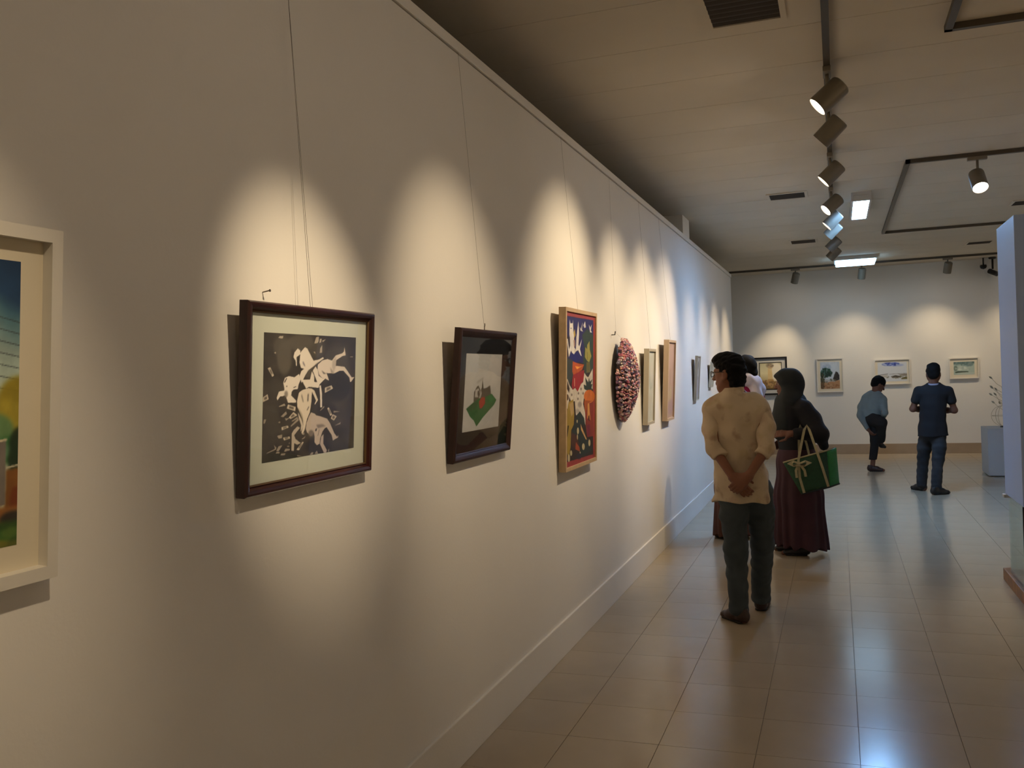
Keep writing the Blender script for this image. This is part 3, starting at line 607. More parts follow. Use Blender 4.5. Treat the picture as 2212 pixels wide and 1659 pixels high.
for c, rx, ry in (((420, 2310), 20, 60), ((405, 2140), 10, 30), ((410, 2420), 10, 50), ((525, 2590), 26, 60), ((287, 2710), 22, 50), ((245, 2800), 22, 70), ((640, 2520), 20, 60), ((462, 2700), 10, 20)): a.ell(c, rx, ry, (.76, .70, .54))
a.ell((440, 2760), 50, 50, (.17, .15, .20), soft=2); a.mottle(.10, 20)
a.sheet('painting', w_-.044, h_-.044, M['canvas'], P, -.034, -(w_-.044)/2, .022)
wire(P, pl, TL, -.06, h_, .03, hook=False)

# --- pale grey picture, tan picture, and two small panels further along
def plain(loc, w, h, t, tl, fw, fm, label, base, marks, hung=True):
    P = picture(loc, RZ, w, h, t, tl, fw, fm, label, box_frame=True)
    a = Art(60, 110, base, int(loc[1]*10)); a.mottle(.07, 6)
    for (u, v, ru, rv, col, al) in marks: a.ell((u, v), ru, rv, col, soft=4, a=al)
    a.sheet('painting', w-2*fw, h-2*fw, M['canvas'], P, -t*.72, -(w/2-fw), fw)
    if hung: wire(P, loc, tl, 0, h, t*.5, hook=False)
    return P
plain((XW+.006, 7.576, 1.168), .312, .630, .042, math.atan2(.036, .63), .022, M['grey_frame'], 'narrow pale grey-green abstract in a beige box frame', (.74, .74, .69), [(.5, .45, .3, .1, (.66, .68, .64), .6), (.6, .3, .2, .15, (.78, .76, .72), .6), (.4, .72, .3, .1, (.74, .71, .64), .6), (.55, .52, .08, .02, (.55, .58, .55), .6)])
plain((XW+.006, 8.494, 1.150), .392, .745, .048, math.atan2(.045, .74), .022, M['tan_frame'], 'narrow rose-beige abstract in a tan box frame', (.72, .60, .53), [(.5, .2, .4, .15, (.74, .62, .56), .7), (.45, .68, .3, .12, (.74, .66, .5), .7), (.6, .85, .4, .1, (.66, .55, .54), .7), (.3, .5, .3, .15, (.70, .58, .50), .6)])
plain((XW+.006, 10.37, 1.268), .235, .50, .03, math.atan2(.04, .5), .012, M['grey_frame'], 'small grey panel with dark smudges past the tan frame', (.66, .62, .56), [(.5, .2, .16, .10, (.35, .32, .29), .8), (.5, .3, .1, .12, (.42, .38, .35), .7), (.5, .5, .3, .05, (.5, .47, .43), .5), (.55, .72, .4, .2, (.62, .57, .58), .6)], False)
plain((XW+.006, 11.68, 1.385), .24, .32, .03, math.atan2(.036, .32), .012, M['grey_frame'], 'smallest pale panel, last on the partition', (.70, .67, .60), [(.5, .4, .3, .2, (.72, .70, .66), .6), (.5, .7, .4, .1, (.62, .6, .56), .5)], False)

# --- pictures on the back wall
def back_pic(x0, x1, z0, z1, label, fm, art, fw=.016, t=.03, mt=None, mw=.07, inner=None, tilt=.0):
    w, h = x1-x0, z1-z0
    P = picture(((x0+x1)/2, YB-.004, z0), 0, w, h, t, tilt, fw, fm, label, group='pictures on the back wall', box_frame=True)
    mount('mount', w-2*fw, h-2*fw, -.013, mt or M['mat_cream'], P, z0=fw)
    if inner: frame_ring(w-2*mw+.02, h-2*mw+.02, [(0, -.0132), (0, -.017), (.011, -.017), (.011, -.0132)], inner, 'fillet', P).location.z = mw-.01
    art.sheet('watercolour', w-2*mw, h-2*mw, M['print'], P, -.0136, -(w/2-mw), mw); return P
a = Art(90, 110, (.88, .82, .64), 21)
a.im = ramp(a.V, [(0, (.80, .77, .62)), (.4, (.93, .88, .70)), (.65, (.80, .72, .52)), (.8, (.55, .42, .25)), (1, (.40, .33, .17))])
a.ell((.75, .35), .3, .35, (.97, .93, .85), soft=14, a=.8); a.poly([(.38, .2), (.55, .2), (.6, .62), (.36, .66)], (.90, .78, .55), soft=3); a.ell((.46, .10), .17, .09, (.62, .56, .46), soft=4, a=.8); a.ell((.5, .15), .12, .07, (.80, .68, .52), soft=3); a.ell((.5, .25), .03, .06, (.9, .82, .62), soft=1); a.poly([(.36, .62), (.62, .62), (.7, .85), (.34, .86)], (.75, .58, .36), soft=3)
for c, r1, r2, col in (((.15, .72), .08, .06, (.62, .48, .36)), ((.28, .74), .07, .1, (.50, .36, .20)), ((.2, .86), .14, .08, (.52, .40, .26)), ((.42, .78), .06, .05, (.78, .60, .38)), ((.75, .8), .2, .1, (.52, .38, .2)), ((.5, .9), .1, .05, (.66, .54, .34))): a.ell(c, r1, r2, col, soft=2, a=.85)
a.dabs((.4, .80), .38, .12, [(.55, .42, .25), (.72, .58, .36), (.42, .32, .18), (.80, .66, .46)], 50, .04, .6, 1); a.dabs((.47, .12), .16, .08, [(.58, .52, .42), (.74, .64, .50), (.50, .45, .38)], 16, .035, .6, 1)
back_pic(-1.452, -.862, 1.10, 1.795, 'black-framed picture with silver mount and a glowing golden scene', M['black_frame'], a, .03, .035, M['silver_mat'], .105, M['black_frame'])
a = Art(80, 110, (.74, .79, .84), 22); a.mottle(.08, 6)
a.dabs((.3, .20), .3, .08, [(.62, .70, .80), (.55, .64, .74), (.74, .78, .86)], 14, .07, .7, 2)
a.dabs((.32, .40), .30, .15, [(.12, .26, .22), (.18, .34, .28), (.24, .40, .36), (.10, .20, .18)], 60, .055, .85, 1); a.dabs((.12, .62), .12, .22, [(.26, .27, .19), (.32, .30, .22), (.18, .22, .16)], 34, .05, .85, 1)
a.poly([(.64, .64), (.72, .50), (.80, .36), (.90, .40), (.97, .50), (.98, .66), (.8, .72)], (.19, .18, .18), soft=1); a.dabs((.84, .54), .12, .12, [(.16, .15, .15), (.24, .23, .22)], 16, .04)
a.poly([(0, .78), (1, .68), (1, 1.02), (0, 1.02)], (.68, .52, .38), soft=2); a.dabs((.5, .90), .5, .08, [(.60, .42, .28), (.74, .60, .46), (.50, .34, .22)], 34, .05, .7, 1); a.dabs((.5, .70), .3, .05, [(.70, .70, .70), (.36, .36, .30), (.60, .60, .58)], 22, .045, .8, 1); a.dabs((.08, .86), .1, .14, [(.34, .27, .19), (.42, .33, .22)], 18, .05, .8, 1)
back_pic(-.352, .100, 1.118, 1.728, 'white-framed watercolour of dark green trees over a tan path', M['white_frame'], a, mw=.062)
a = Art(110, 80, (.80, .82, .84), 23)
for c, r1, r2, col in (((.45, .1), .3, .09, (.34, .42, .72)), ((.35, .06), .12, .06, (.20, .26, .58)), ((.58, .1), .1, .1, (.22, .28, .62)), ((.7, .16), .2, .06, (.6, .66, .82))): a.ell(c, r1, r2, col, soft=5, a=.85)
a.line((0, .66), (.35, .60), .02, (.28, .24, .22), soft=1); a.line((.4, .62), (1, .60), .015, (.35, .32, .30), soft=1); a.poly([(.45, .74), (.6, .68), (.8, .74), (.72, .8), (.5, .82)], (.28, .26, .23), soft=1); a.poly([(.8, .84), (.95, .76), (1, .76), (1, .9), (.8, .9)], (.42, .39, .24), soft=1); a.poly([(.7, .64), (1, .62), (1, .74), (.85, .72)], (.52, .49, .44), soft=2); a.poly([(0, .68), (.35, .65), (.3, .78), (0, .8)], (.72, .70, .66), soft=3)
a.dabs((.48, .10), .26, .06, [(.30, .38, .70), (.44, .52, .78), (.20, .26, .58), (.70, .76, .88)], 30, .035, .7, 1); a.dabs((.6, .78), .3, .05, [(.34, .31, .27), (.5, .47, .42), (.42, .40, .28)], 16, .03, .7, 1)
back_pic(.620, 1.206, 1.225, 1.670, 'white-framed watercolour with a blue cloud above a low landscape', M['white_frame'], a, mw=.055)
a = Art(90, 60, (.66, .73, .69), 24)
a.poly([(0, 0), (1, 0), (1, .16), (0, .2)], (.36, .46, .45), soft=4); a.ell((.75, .2), .2, .18, (.45, .54, .54), soft=4); a.ell((.3, .5), .35, .14, (.78, .82, .77), soft=4); a.ell((.1, .5), .1, .2, (.45, .52, .48), soft=3); a.poly([(.05, .78), (.2, .72), (.68, .74), (.72, .82), (.1, .86)], (.25, .31, .26), soft=2); a.ell((.6, .9), .5, .08, (.72, .77, .72), soft=3)
a.dabs((.5, .12), .5, .12, [(.30, .40, .40), (.42, .52, .52), (.52, .60, .58)], 26, .05, .6, 2); a.dabs((.4, .52), .4, .14, [(.74, .79, .74), (.82, .85, .80), (.64, .71, .67)], 24, .05, .6, 2)
back_pic(1.826, 2.289, 1.287, 1.649, 'small white-framed watercolour of a pale green sea', M['white_frame'], a, mw=.07)

# --- hanging oval encrusted with shells and flowers
rnd = random.Random(11)
t = thing('shell_relief', 'pointed oval wall relief encrusted with pink and violet shells', 'wall sculpture', (XW, 6.60, 1.24), RZ)
def leaf_w(s):                       # half width along the height 0..1 of the lens-shaped body
    return .225*math.sin(PI*min(1, max(0, s)))**.62
Hh = .62; bm = bmesh.new(); rings = []
for i in range(25):
    s = i/24; hw = max(.004, leaf_w(s)*.94); dp_ = .11*math.sin(PI*s)**.7 + .006; lean = .03*s
    rings.append([bm.verts.new((hw*math.cos(PI*k/12), -.02-lean - dp_*math.sin(PI*k/12), s*Hh)) for k in range(13)] + [bm.verts.new((-hw*.5, -.015-lean, s*Hh)), bm.verts.new((hw*.5, -.015-lean, s*Hh))])
for A_, B_ in zip(rings, rings[1:]):
    n = len(A_)
    for k in range(n): bm.faces.new((A_[k], A_[(k+1) % n], B_[(k+1) % n], B_[k]))
bm.faces.new(rings[0][::-1]); bm.faces.new(rings[-1]); bmesh.ops.recalc_face_normals(bm, faces=bm.faces[:])
obj('core', bm, mat('relief_core', (.22, .16, .19), .8, var=.3, vscale=20), t, smooth=True)
cols = [(.82, .54, .58), (.90, .68, .70), (.95, .83, .80), (.66, .48, .62), (.46, .40, .54), (.78, .44, .52), (.97, .92, .88), (.60, .57, .66), (.86, .62, .54)]
cm = [mat('shell_%d' % i, c, .45, var=.25, vscale=60) for i, c in enumerate(cols)]
bm = bmesh.new()
for k in range(980):
    s = (k+.5)/980; s = .015+.97*((k*.618034) % 1); ph = rnd.uniform(.02, .98)*PI; hw = leaf_w(s)*.94; dp_ = .11*math.sin(PI*s)**.7+.006
    c = Vector((hw*math.cos(ph), -.02-.03*s-dp_*math.sin(ph), s*Hh)); n = Vector((math.cos(ph), -math.sin(ph)*1.1, (s-.5)*.4)).normalized()
    n = (n+Vector((rnd.uniform(-.4, .4), rnd.uniform(-.4, .4), rnd.uniform(-.4, .4)))).normalized(); u, v = basis(n)
    r = rnd.uniform(.008, .0165); mi = rnd.randrange(len(cols)); np_ = rnd.choice((4, 5, 6)); a0 = rnd.uniform(0, 6); el = rnd.uniform(.6, 1.0)
    if k % 3 == 0:                      # cupped flower
        tip = bm.verts.new(c+n*r*.25); rg = []
        for q in range(np_*2):
            rad = r if q % 2 == 0 else r*.72; an = a0+PI*q/np_; rg.append(bm.verts.new(c+(u*math.cos(an)+v*math.sin(an)*el)*rad+n*(r*.7 if q % 2 == 0 else r*.45)))
        base = bm.verts.new(c-n*.004)
        for q in range(np_*2):
            for f in (bm.faces.new((tip, rg[q], rg[(q+1) % (np_*2)])), bm.faces.new((base, rg[(q+1) % (np_*2)], rg[q]))): f.material_index = mi
    else:                               # rounded shell
        lo_ = []; hi_ = []
        for q in range(6):
            an = a0+PI*q/3; e = u*math.cos(an)+v*math.sin(an)*el; lo_.append(bm.verts.new(c+e*r*.95-n*.003)); hi_.append(bm.verts.new(c+e*r*.62+n*r*.55))
        tip = bm.verts.new(c+n*r*.8)
        for q in range(6):
            q2 = (q+1) % 6
            for f in (bm.faces.new((lo_[q], lo_[q2], hi_[q2], hi_[q])), bm.faces.new((hi_[q], hi_[q2], tip))): f.material_index = mi; f.smooth = True
o = obj('shells', bm, cm, t); o['kind'] = 'stuff'
bm = bmesh.new(); tube(bm, [(0, -.02-.03, Hh-.01), (-.03, -.008, Hh+.04), (-.06, -.006, ZW-.05-1.24)], .0005, 5); obj('hanging_wire', bm, M['wire'], t)
bm = bmesh.new(); tube(bm, [(-.16, -.004, Hh+.02), (-.16, -.03, Hh+.02), (-.16, -.034, Hh+.045)], .004, 6); obj('hook', bm, M['dark'], t)
# ------------------------------------------------------------------ people: smooth blended volumes turned into one surface
def V3(*a): return np.array(a, float)
class Field:
    def __init__(s, h): s.h = h; s.pr = []
    def cone(s, a, b, ra, rb, k=.03, op='u'):
        a, b = np.array(a, float), np.array(b, float); r = max(ra, rb)
        def f(P):
            d = b-a; L2 = d@d + 1e-12; t = np.clip(((P-a)@d)/L2, 0, 1)
            return np.linalg.norm(P-a-t[..., None]*d, axis=-1) - (ra+(rb-ra)*t)
        s.pr.append((f, np.minimum(a, b)-r, np.maximum(a, b)+r, k, op)); return s
    def chain(s, pts, rs, k=.03):
        for (p, q, r1, r2) in zip(pts, pts[1:], rs, rs[1:]): s.cone(p, q, r1, r2, k)
        return s
    def ell(s, c, r, k=.03, R=None, op='u'):
        c, r = np.array(c, float), np.array(r, float); R_ = np.eye(3) if R is None else np.array(R, float); m = r.max()
        def f(P):
            q = (P-c)@R_.T; k0 = np.linalg.norm(q/r, axis=-1); k1 = np.linalg.norm(q/(r*r), axis=-1)+1e-9
            return k0*(k0-1)/k1
        s.pr.append((f, c-m, c+m, k, op)); return s
    def slab(s, a, b, u, wa, da, wb, db, k=.04, op='u'):
        """elliptical limb section from a to b; u = width direction, half sizes (w, d) at each end"""
        a, b, u = np.array(a, float), np.array(b, float), np.array(u, float); ax = b-a; L = np.linalg.norm(ax); ax = ax/L
        u = u-(u@ax)*ax; u /= np.linalg.norm(u); v = np.cross(ax, u); m = max(wa, wb, da, db)
        def f(P):
            q = P-a; z = q@ax; t = np.clip(z/L, 0, 1); w = wa+(wb-wa)*t; d = da+(db-da)*t; mn = np.minimum(w, d)
            e = (z-t*L)/mn
            return (np.sqrt((q@u/w)**2+(q@v/d)**2+e*e)-1)*mn
        s.pr.append((f, np.minimum(a, b)-m, np.maximum(a, b)+m, k, op)); return s
    def rings(s, rr, u=(1, 0, 0), k=.05):
        """stack of (centre, half width, half depth)"""
        for (c1, w1, d1), (c2, w2, d2) in zip(rr, rr[1:]): s.slab(c1, c2, u, w1, d1, w2, d2, k)
        return s
    def plane(s, p, n, k=.004):
        """keep the side the normal points away from"""
        p, n = np.array(p, float), np.array(n, float)/np.linalg.norm(n)
        s.pr.append((lambda P: (P-p)@n, None, None, k, 'i')); return s
    def mesh(s, name, warp=None):
        h = s.h; U = [p for p in s.pr if p[4] == 'u']
        lo = np.min([p[1] for p in U], 0)-4*h-.012; hi = np.max([p[2] for p in U], 0)+4*h+.012
        n = np.ceil((hi-lo)/h).astype(int)+1
        D = np.full(n, .3, np.float32); ax = [lo[i]+h*np.arange(n[i]) for i in range(3)]
        for f, a, b, k, op in s.pr:
            if a is None: i0, i1 = np.zeros(3, int), n
            else:
                mg = k+3*h+.012; i0 = np.maximum(0, np.floor((a-mg-lo)/h).astype(int)); i1 = np.minimum(n, np.ceil((b+mg-lo)/h).astype(int)+1)
            if (i1 <= i0).any(): continue
            G = np.stack(np.meshgrid(*[ax[i][i0[i]:i1[i]] for i in range(3)], indexing='ij'), -1); d = f(G)
            sl = tuple(slice(i0[i], i1[i]) for i in range(3)); o = D[sl]
            if op == 'u': hh = np.maximum(k-np.abs(o-d), 0)/k; D[sl] = np.minimum(o, d)-hh*hh*k*.25
            elif op == 's': hh = np.maximum(k-np.abs(o+d), 0)/k; D[sl] = np.maximum(o, -d)+hh*hh*k*.25
            else: hh = np.maximum(k-np.abs(o-d), 0)/k; D[sl] = np.maximum(o, d)+hh*hh*k*.25
        if warp is not None:
            nb = np.abs(D) < .03; I = np.argwhere(nb); P = lo+I*h; D[nb] += warp(P).astype(np.float32)
        return nets(name, D, lo, h)
def nets(name, D, lo, h):
    S = D < 0; nx, ny, nz = D.shape
    c = np.zeros((nx-1, ny-1, nz-1), np.int8)
    for a in (0, 1):
        for b in (0, 1):
            for e in (0, 1): c += S[a:nx-1+a, b:ny-1+b, e:nz-1+e]
    mk = (c > 0) & (c < 8); cells = np.argwhere(mk); idx = np.full(mk.shape, -1, np.int64); idx[mk] = np.arange(len(cells))
    pos = np.zeros((len(cells), 3)); num = np.zeros(len(cells))
    cor = [(a, b, e) for a in (0, 1) for b in (0, 1) for e in (0, 1)]
    for p in cor:
        for ax in range(3):
            if p[ax] == 0:
                q = list(p); q[ax] = 1
                da = D[tuple((cells+p).T)]; db = D[tuple((cells+q).T)]; x = (da < 0) != (db < 0)
                t = np.where(x, da/np.where(x, da-db, 1), 0)
                v = np.tile(np.array(p, float), (len(cells), 1)); v[:, ax] = t
                pos += v*x[:, None]; num += x
    co = lo+(cells+pos/np.maximum(num, 1)[:, None])*h
    Q = []
    for ax in range(3):
        o1, o2 = [i for i in range(3) if i != ax]
        s0 = [slice(None)]*3; s1 = [slice(None)]*3; s0[ax] = slice(0, -1); s1[ax] = slice(1, None)
        A, Bb = S[tuple(s0)], S[tuple(s1)]; E_ = np.argwhere(A != Bb)
        ok = (E_[:, o1] > 0) & (E_[:, o2] > 0) & (E_[:, o1] < D.shape[o1]-1) & (E_[:, o2] < D.shape[o2]-1); E_ = E_[ok]
        ins = A[tuple(E_.T)]
        def g(d1, d2):
            w = E_.copy(); w[:, o1] -= d1; w[:, o2] -= d2; return idx[tuple(w.T)]
        q = np.stack([g(1, 1), g(0, 1), g(0, 0), g(1, 0)], -1)
        fl = ins if ax != 1 else ~ins
        q[~fl] = q[~fl][:, ::-1]; Q.append(q)
    q = np.concatenate(Q); q = q[(q >= 0).all(1)]
    me = raw_mesh(name, co, q); return me
def wrinkle(seed, amp, f=28.0, n=7, zs=.5):
    r = np.random.RandomState(seed); K = r.randn(n, 3)*f*np.array([1, 1, zs]); ph = r.rand(n)*6.28
    def w(P):
        out = np.zeros(len(P))
        for k, p in zip(K, ph): out += np.sin(P@k+p)
        return out*amp/math.sqrt(n)
    return w
def part(name, fld, m, parent, warp=None, flip=False):
    me = fld.mesh(name, warp); return link(name, me, m, parent, smooth=True)
def frame3(f, up=(0, 0, 1)):
    f = np.array(f, float); f /= np.linalg.norm(f); up = np.array(up, float); r = np.cross(f, up); r /= np.linalg.norm(r); return r, f, np.cross(r, f)
def head(F, c, f, s=1.0, up=(0, 0, 1), neck=None):
    """skull, jaw, nose, brow, lips, ears and neck; c = centre of the skull"""
    r, f, u = frame3(f, up); R = np.array([r, f, u]); c = np.array(c, float)
    def L(x, y, z): return c+(r*x+f*y+u*z)*s
    F.ell(L(0, -.005, .025), V3(.074, .093, .088)*s, .02, R)
    F.ell(L(0, .030, -.035), V3(.058, .062, .078)*s, .03, R)
    F.cone(L(0, .04, -.075), L(0, .066, -.095), .034*s, .024*s, .025)
    F.cone(L(-.052, .01, -.05), L(-.02, .06, -.09), .024*s, .018*s, .02); F.cone(L(.052, .01, -.05), L(.02, .06, -.09), .024*s, .018*s, .02)
    F.cone(L(-.032, .078, .018), L(.032, .078, .018), .013*s, .013*s, .012)
    for sx in (-1, 1): F.ell(L(.032*sx, .098, .0), V3(.017, .016, .012)*s, .008, R, 's')
    F.cone(L(0, .086, .008), L(0, .111, -.032), .009*s, .0125*s, .010)
    for sx in (-1, 1): F.ell(L(.012*sx, .100, -.036), V3(.008, .010, .007)*s, .006, R)
    F.ell(L(0, .091, -.058), V3(.022, .010, .006)*s, .006, R); F.ell(L(0, .089, -.069), V3(.020, .010, .007)*s, .006, R)
    for sx in (-1, 1): F.ell(L(.075*sx, -.008, -.012), V3(.009, .020, .032)*s, .008, R)
    if neck is not None: F.cone(L(0, -.018, -.05), neck, .050*s, .056*s, .03)
    return L
def eyes(parent, L, s=1.0):
    for sx in (-1, 1):
        bm = bmesh.new(); bmesh.ops.create_uvsphere(bm, u_segments=12, v_segments=8, radius=.0100*s)
        o = obj('eye', bm, M['eye'], parent, smooth=True); o.location = L(.032*sx, .0795, .001)
        bm = bmesh.new(); bmesh.ops.create_uvsphere(bm, u_segments=10, v_segments=6, radius=.006*s)
        o = obj('iris', bm, M['hair'], o, smooth=True); o.location = (L(.032*sx, .0865, .001)-L(.032*sx, .0795, .001)).tolist()
def hand(F, wst, d, n, side, curl=.5, s=1.0, spread=.10, thumb_in=.4):
    """palm and five unequal fingers; d = direction to the knuckles, n = out of the back of the hand, side = +1 when the thumb lies towards cross(d, n)"""
    d = np.array(d, float); d /= np.linalg.norm(d); n = np.array(n, float); n = n-(n@d)*d; n /= np.linalg.norm(n); t = np.cross(d, n)*side; w = np.array(wst, float)
    F.slab(w, w+d*.085*s, t, .027*s, .018*s, .040*s, .013*s, .018)
    for i, (o, ln, r) in enumerate(((.030, .078, .0092), (.010, .086, .0095), (-.010, .080, .0090), (-.029, .064, .0080))):
        p = w+d*.088*s+t*o*s; dd = d+t*o*spread*8; dd = dd/np.linalg.norm(dd); ang = curl*.5
        for j, q in enumerate((.46, .30, .24)):
            e = np.cos(ang)*dd - np.sin(ang)*n; p2 = p+e*ln*q*s; F.cone(p, p2, r*s*(1-.07*j), r*s*(.94-.08*j), .006); p = p2; ang += curl*.75
    p = w+d*.022*s+t*.026*s-n*.004*s; e1 = d*.62+t*.72-n*.25; e1 /= np.linalg.norm(e1); p2 = p+e1*.044*s; e2 = d*.85+t*(.5-thumb_in)-n*.35; e2 /= np.linalg.norm(e2)
    F.cone(p, p2, .0135*s, .0105*s, .012); F.cone(p2, p2+e2*.034*s, .0105*s, .0095*s, .006); F.cone(p2+e2*.034*s, p2+e2*.058*s, .0095*s, .0080*s, .006)
    return F
def foot(F, heel, toe, s=1.0):
    heel, toe = np.array(heel, float), np.array(toe, float); d = (toe-heel); d = d/np.linalg.norm(d); z = V3(0, 0, 1)
    F.cone(heel+d*.03+z*.035, heel+d*.17*s+z*.028, .034, .028, .02); F.cone(heel+d*.15*s+z*.024, heel+d*.225*s+z*.018, .036, .020, .02); return F
def shoe(parent, heel, toe, m, sole, s=1.0, name='shoe'):
    heel, toe = np.array(heel, float), np.array(toe, float); d = (toe-heel); d = d/np.linalg.norm(d); z = V3(0, 0, 1); r = np.cross(d, z); L = .26*s; F = Field(.006)
    F.slab(heel+d*.035+z*.045, heel+d*L*.55+z*.040, r, .038*s, .045, .042*s, .040, .03); F.slab(heel+d*L*.5+z*.036, heel+d*(L-.035)+z*.026, r, .044*s, .036, .036*s, .024, .03)
    F.cone(heel+d*.045+z*.05, heel+d*.05+z*.085, .042*s, .040*s, .02); F.plane(heel+z*.012, -z, .004); F.plane(heel+z*.098, z, .006)
    o = part(name, F, m, parent)
    F = Field(.006); F.slab(heel+d*.04+z*.010, heel+d*(L-.04)+z*.010, r, .042*s, .016, .040*s, .014, .02); F.plane(heel+z*.001, -z, .003); F.plane(heel+z*.016, z, .003); part('sole', F, sole, o)
    return o
def person(label, base): return thing('person', label, 'person', (base[0], base[1], 0))
M['skin'] = mat('skin_brown', (.52, .335, .245), .55, var=.10, vscale=18)
M['skin_dark'] = mat('skin_deep_brown', (.43, .27, .20), .55, var=.10, vscale=18)
M['hair'] = mat('black_hair', (.045, .040, .042), .75, var=.4, vscale=60, bump=.5, bscale=160, spec=.2)
M['eye'] = mat('eye_white', (.62, .58, .55), .3)
def spotted_cloth(name):
    m, nt, b = new_mat(name); tc = nt.nodes.new('ShaderNodeTexCoord'); cur = None
    base = lin((.80, .73, .62))
    prev = None
    for (sc, c, lo_, hi_) in ((5.0, (.75, .68, .58), .45, .65), (9.0, (.71, .64, .48), .56, .72), (12.0, (.63, .53, .44), .57, .72), (8.0, (.74, .63, .56), .58, .74)):
        n = nt.nodes.new('ShaderNodeTexNoise'); n.inputs['Scale'].default_value = sc; n.inputs['Detail'].default_value = 2.5
        mp = nt.nodes.new('ShaderNodeMapping'); mp.inputs['Location'].default_value = (sc*1.7, sc*.3, sc*2.1); nt.links.new(tc.outputs['Object'], mp.inputs[0]); nt.links.new(mp.outputs[0], n.inputs['Vector'])
        r = nt.nodes.new('ShaderNodeMapRange'); r.inputs[1].default_value = lo_; r.inputs[2].default_value = hi_; r.inputs[4].default_value = .75; nt.links.new(n.outputs['Fac'], r.inputs[0])
        mx = nt.nodes.new('ShaderNodeMix'); mx.data_type = 'RGBA'; nt.links.new(r.outputs[0], mx.inputs[0])
        if prev is None: mx.inputs[6].default_value = (*base, 1)
        else: nt.links.new(prev, mx.inputs[6])
        mx.inputs[7].default_value = (*lin(c), 1); prev = mx.outputs[2]
    nt.links.new(prev, b.inputs['Base Color']); b.inputs['Roughness'].default_value = .85; return m
M['shirt_beige'] = spotted_cloth('beige_spotted_cotton')
M['jeans'] = mat('dark_teal_denim', (.245, .285, .31), .85, var=.3, vscale=7, bump=.2, bscale=300)
M['jeans_blue'] = mat('blue_black_denim', (.10, .10, .115), .9, col2=(.19, .195, .21), vscale=5)
M['leather'] = mat('brown_leather', (.20, .12, .095), .45)
M['dark_leather'] = mat('black_leather', (.085, .075, .08), .45)
M['sole'] = mat('dark_sole', (.12, .10, .09), .7)
M['cloth_black'] = mat('black_cloth', (.075, .072, .095), .9, var=.25, vscale=6)
M['hijab'] = mat('charcoal_green_scarf', (.125, .145, .150), .85, var=.25, vscale=9)
M['maroon'] = mat('maroon_skirt_cloth', (.245, .125, .165), .85, var=.25, vscale=7)
M['white_cloth'] = mat('white_scarf_cloth', (.86, .84, .90), .8)
M['magenta'] = mat('magenta_cloth', (.72, .13, .36), .7)
M['brown_cloth'] = mat('brown_dress_cloth', (.36, .22, .17), .85, var=.2, vscale=8)
M['shirt_grey'] = mat('pale_grey_shirt', (.48, .52, .52), .85, var=.15, vscale=9)
M['trouser_black'] = mat('black_trousers', (.10, .085, .085), .85, var=.2, vscale=9)
M['polo'] = mat('navy_polo_cloth', (.070, .066, .085), .85, var=.2, vscale=8)
M['collar_white'] = mat('white_collar_trim', (.62, .60, .66), .8)

# ---- man in the beige spotted shirt, hands clasped behind his back
t = person('man in a beige spotted shirt with hands clasped behind his back', (-.60, 6.0))
hc, hf = V3(-.056, .0, 1.578), (-.93, .36, -.05)
F = Field(.006); L = head(F, hc, hf, 1.0, neck=V3(-.028, -.01, 1.44))
F.rings([((-.02, 0, 1.40), .11, .06), ((-.018, 0, 1.25), .125, .075), ((-.005, 0, 1.05), .115, .075), ((.005, .02, .88), .115, .075)])
eL, eR, wL, wR = V3(-.156, -.105, 1.100), V3(.162, -.108, 1.090), V3(-.035, -.182, .925), V3(.062, -.196, .935)
F.chain([(-.165, 0, 1.345), eL, wL], [.040, .033, .026]); F.chain([(.128, 0, 1.335), eR, wR], [.040, .033, .026])
hand(F, wL, (.62, .02, -.78), (.05, -1, -.1), -1, .55, 1.0, .06)
hand(F, wR, (-.72, -.09, -.66), (-.1, -1, -.1), 1, .75, 1.0, .05)
F.chain([(-.085, 0, .90), (-.050, -.065, .48), (-.035, -.135, .09)], [.066, .044, .034]); F.chain([(.098, .05, .90), (.103, .10, .48), (.078, .185, .09)], [.066, .044, .034])
foot(F, (.012, -.165, 0), (-.16, .005, 0)); foot(F, (.070, .165, 0), (.092, .40, 0))
part('body', F, M['skin'], t); eyes(t, L)
F = Field(.006); r3, f3, u3 = frame3(hf); R3 = np.array([r3, f3, u3])
F.ell(L(0, -.012, .042), (.082, .099, .088), .02, R3); F.ell(L(0, .045, .094), (.060, .060, .036), .04, R3); F.ell(L(0, -.048, -.030), (.072, .052, .072), .04, R3); F.cone(L(-.032, -.052, -.072), L(.032, -.052, -.072), .034, .034, .03)
for q in range(46):
    z_ = -.02+.135*((q*.618) % 1); a_ = q*2.4; rr_ = math.sqrt(max(.05, 1-((z_-.035)/.098)**2)); F.ell(L(.078*rr_*math.cos(a_), -.012+.093*rr_*math.sin(a_), z_), (.017, .017, .016), .010, R3)
F.ell(L(0, .130, -.040), (.085, .072, .086), .012, R3, 's')
for sx in (-1, 1): F.ell(L(.086*sx, .034, -.050), (.030, .040, .050), .010, R3, 's')
part('hair', F, M['hair'], t, wrinkle(2, .004, 90, 9, 1))
F = Field(.007)
F.rings([((-.004, .012, .735), .180, .132), ((-.002, .01, .90), .154, .122), ((-.008, 0, 1.05), .132, .106), ((-.018, 0, 1.20), .142, .104), ((-.022, .004, 1.33), .160, .100), ((-.028, .0, 1.395), .125, .080)], k=.06)
F.cone((-.178, 0, 1.348), (.136, 0, 1.338), .062, .062, .05); F.cone((-.028, -.01, 1.42), (-.03, -.005, 1.462), .072, .064, .03)
cL, cR = eL+(wL-eL)*.30, eR+(wR-eR)*.24
F.plane((0, 0, .752), (0, .05, -1), .006); F.plane((-.03, 0, 1.486), (-.1, -.10, 1), .006)
F.cone(hc+V3(.028, -.005, -.10), (-.028, -.01, 1.43), .052, .055, .012, 's')
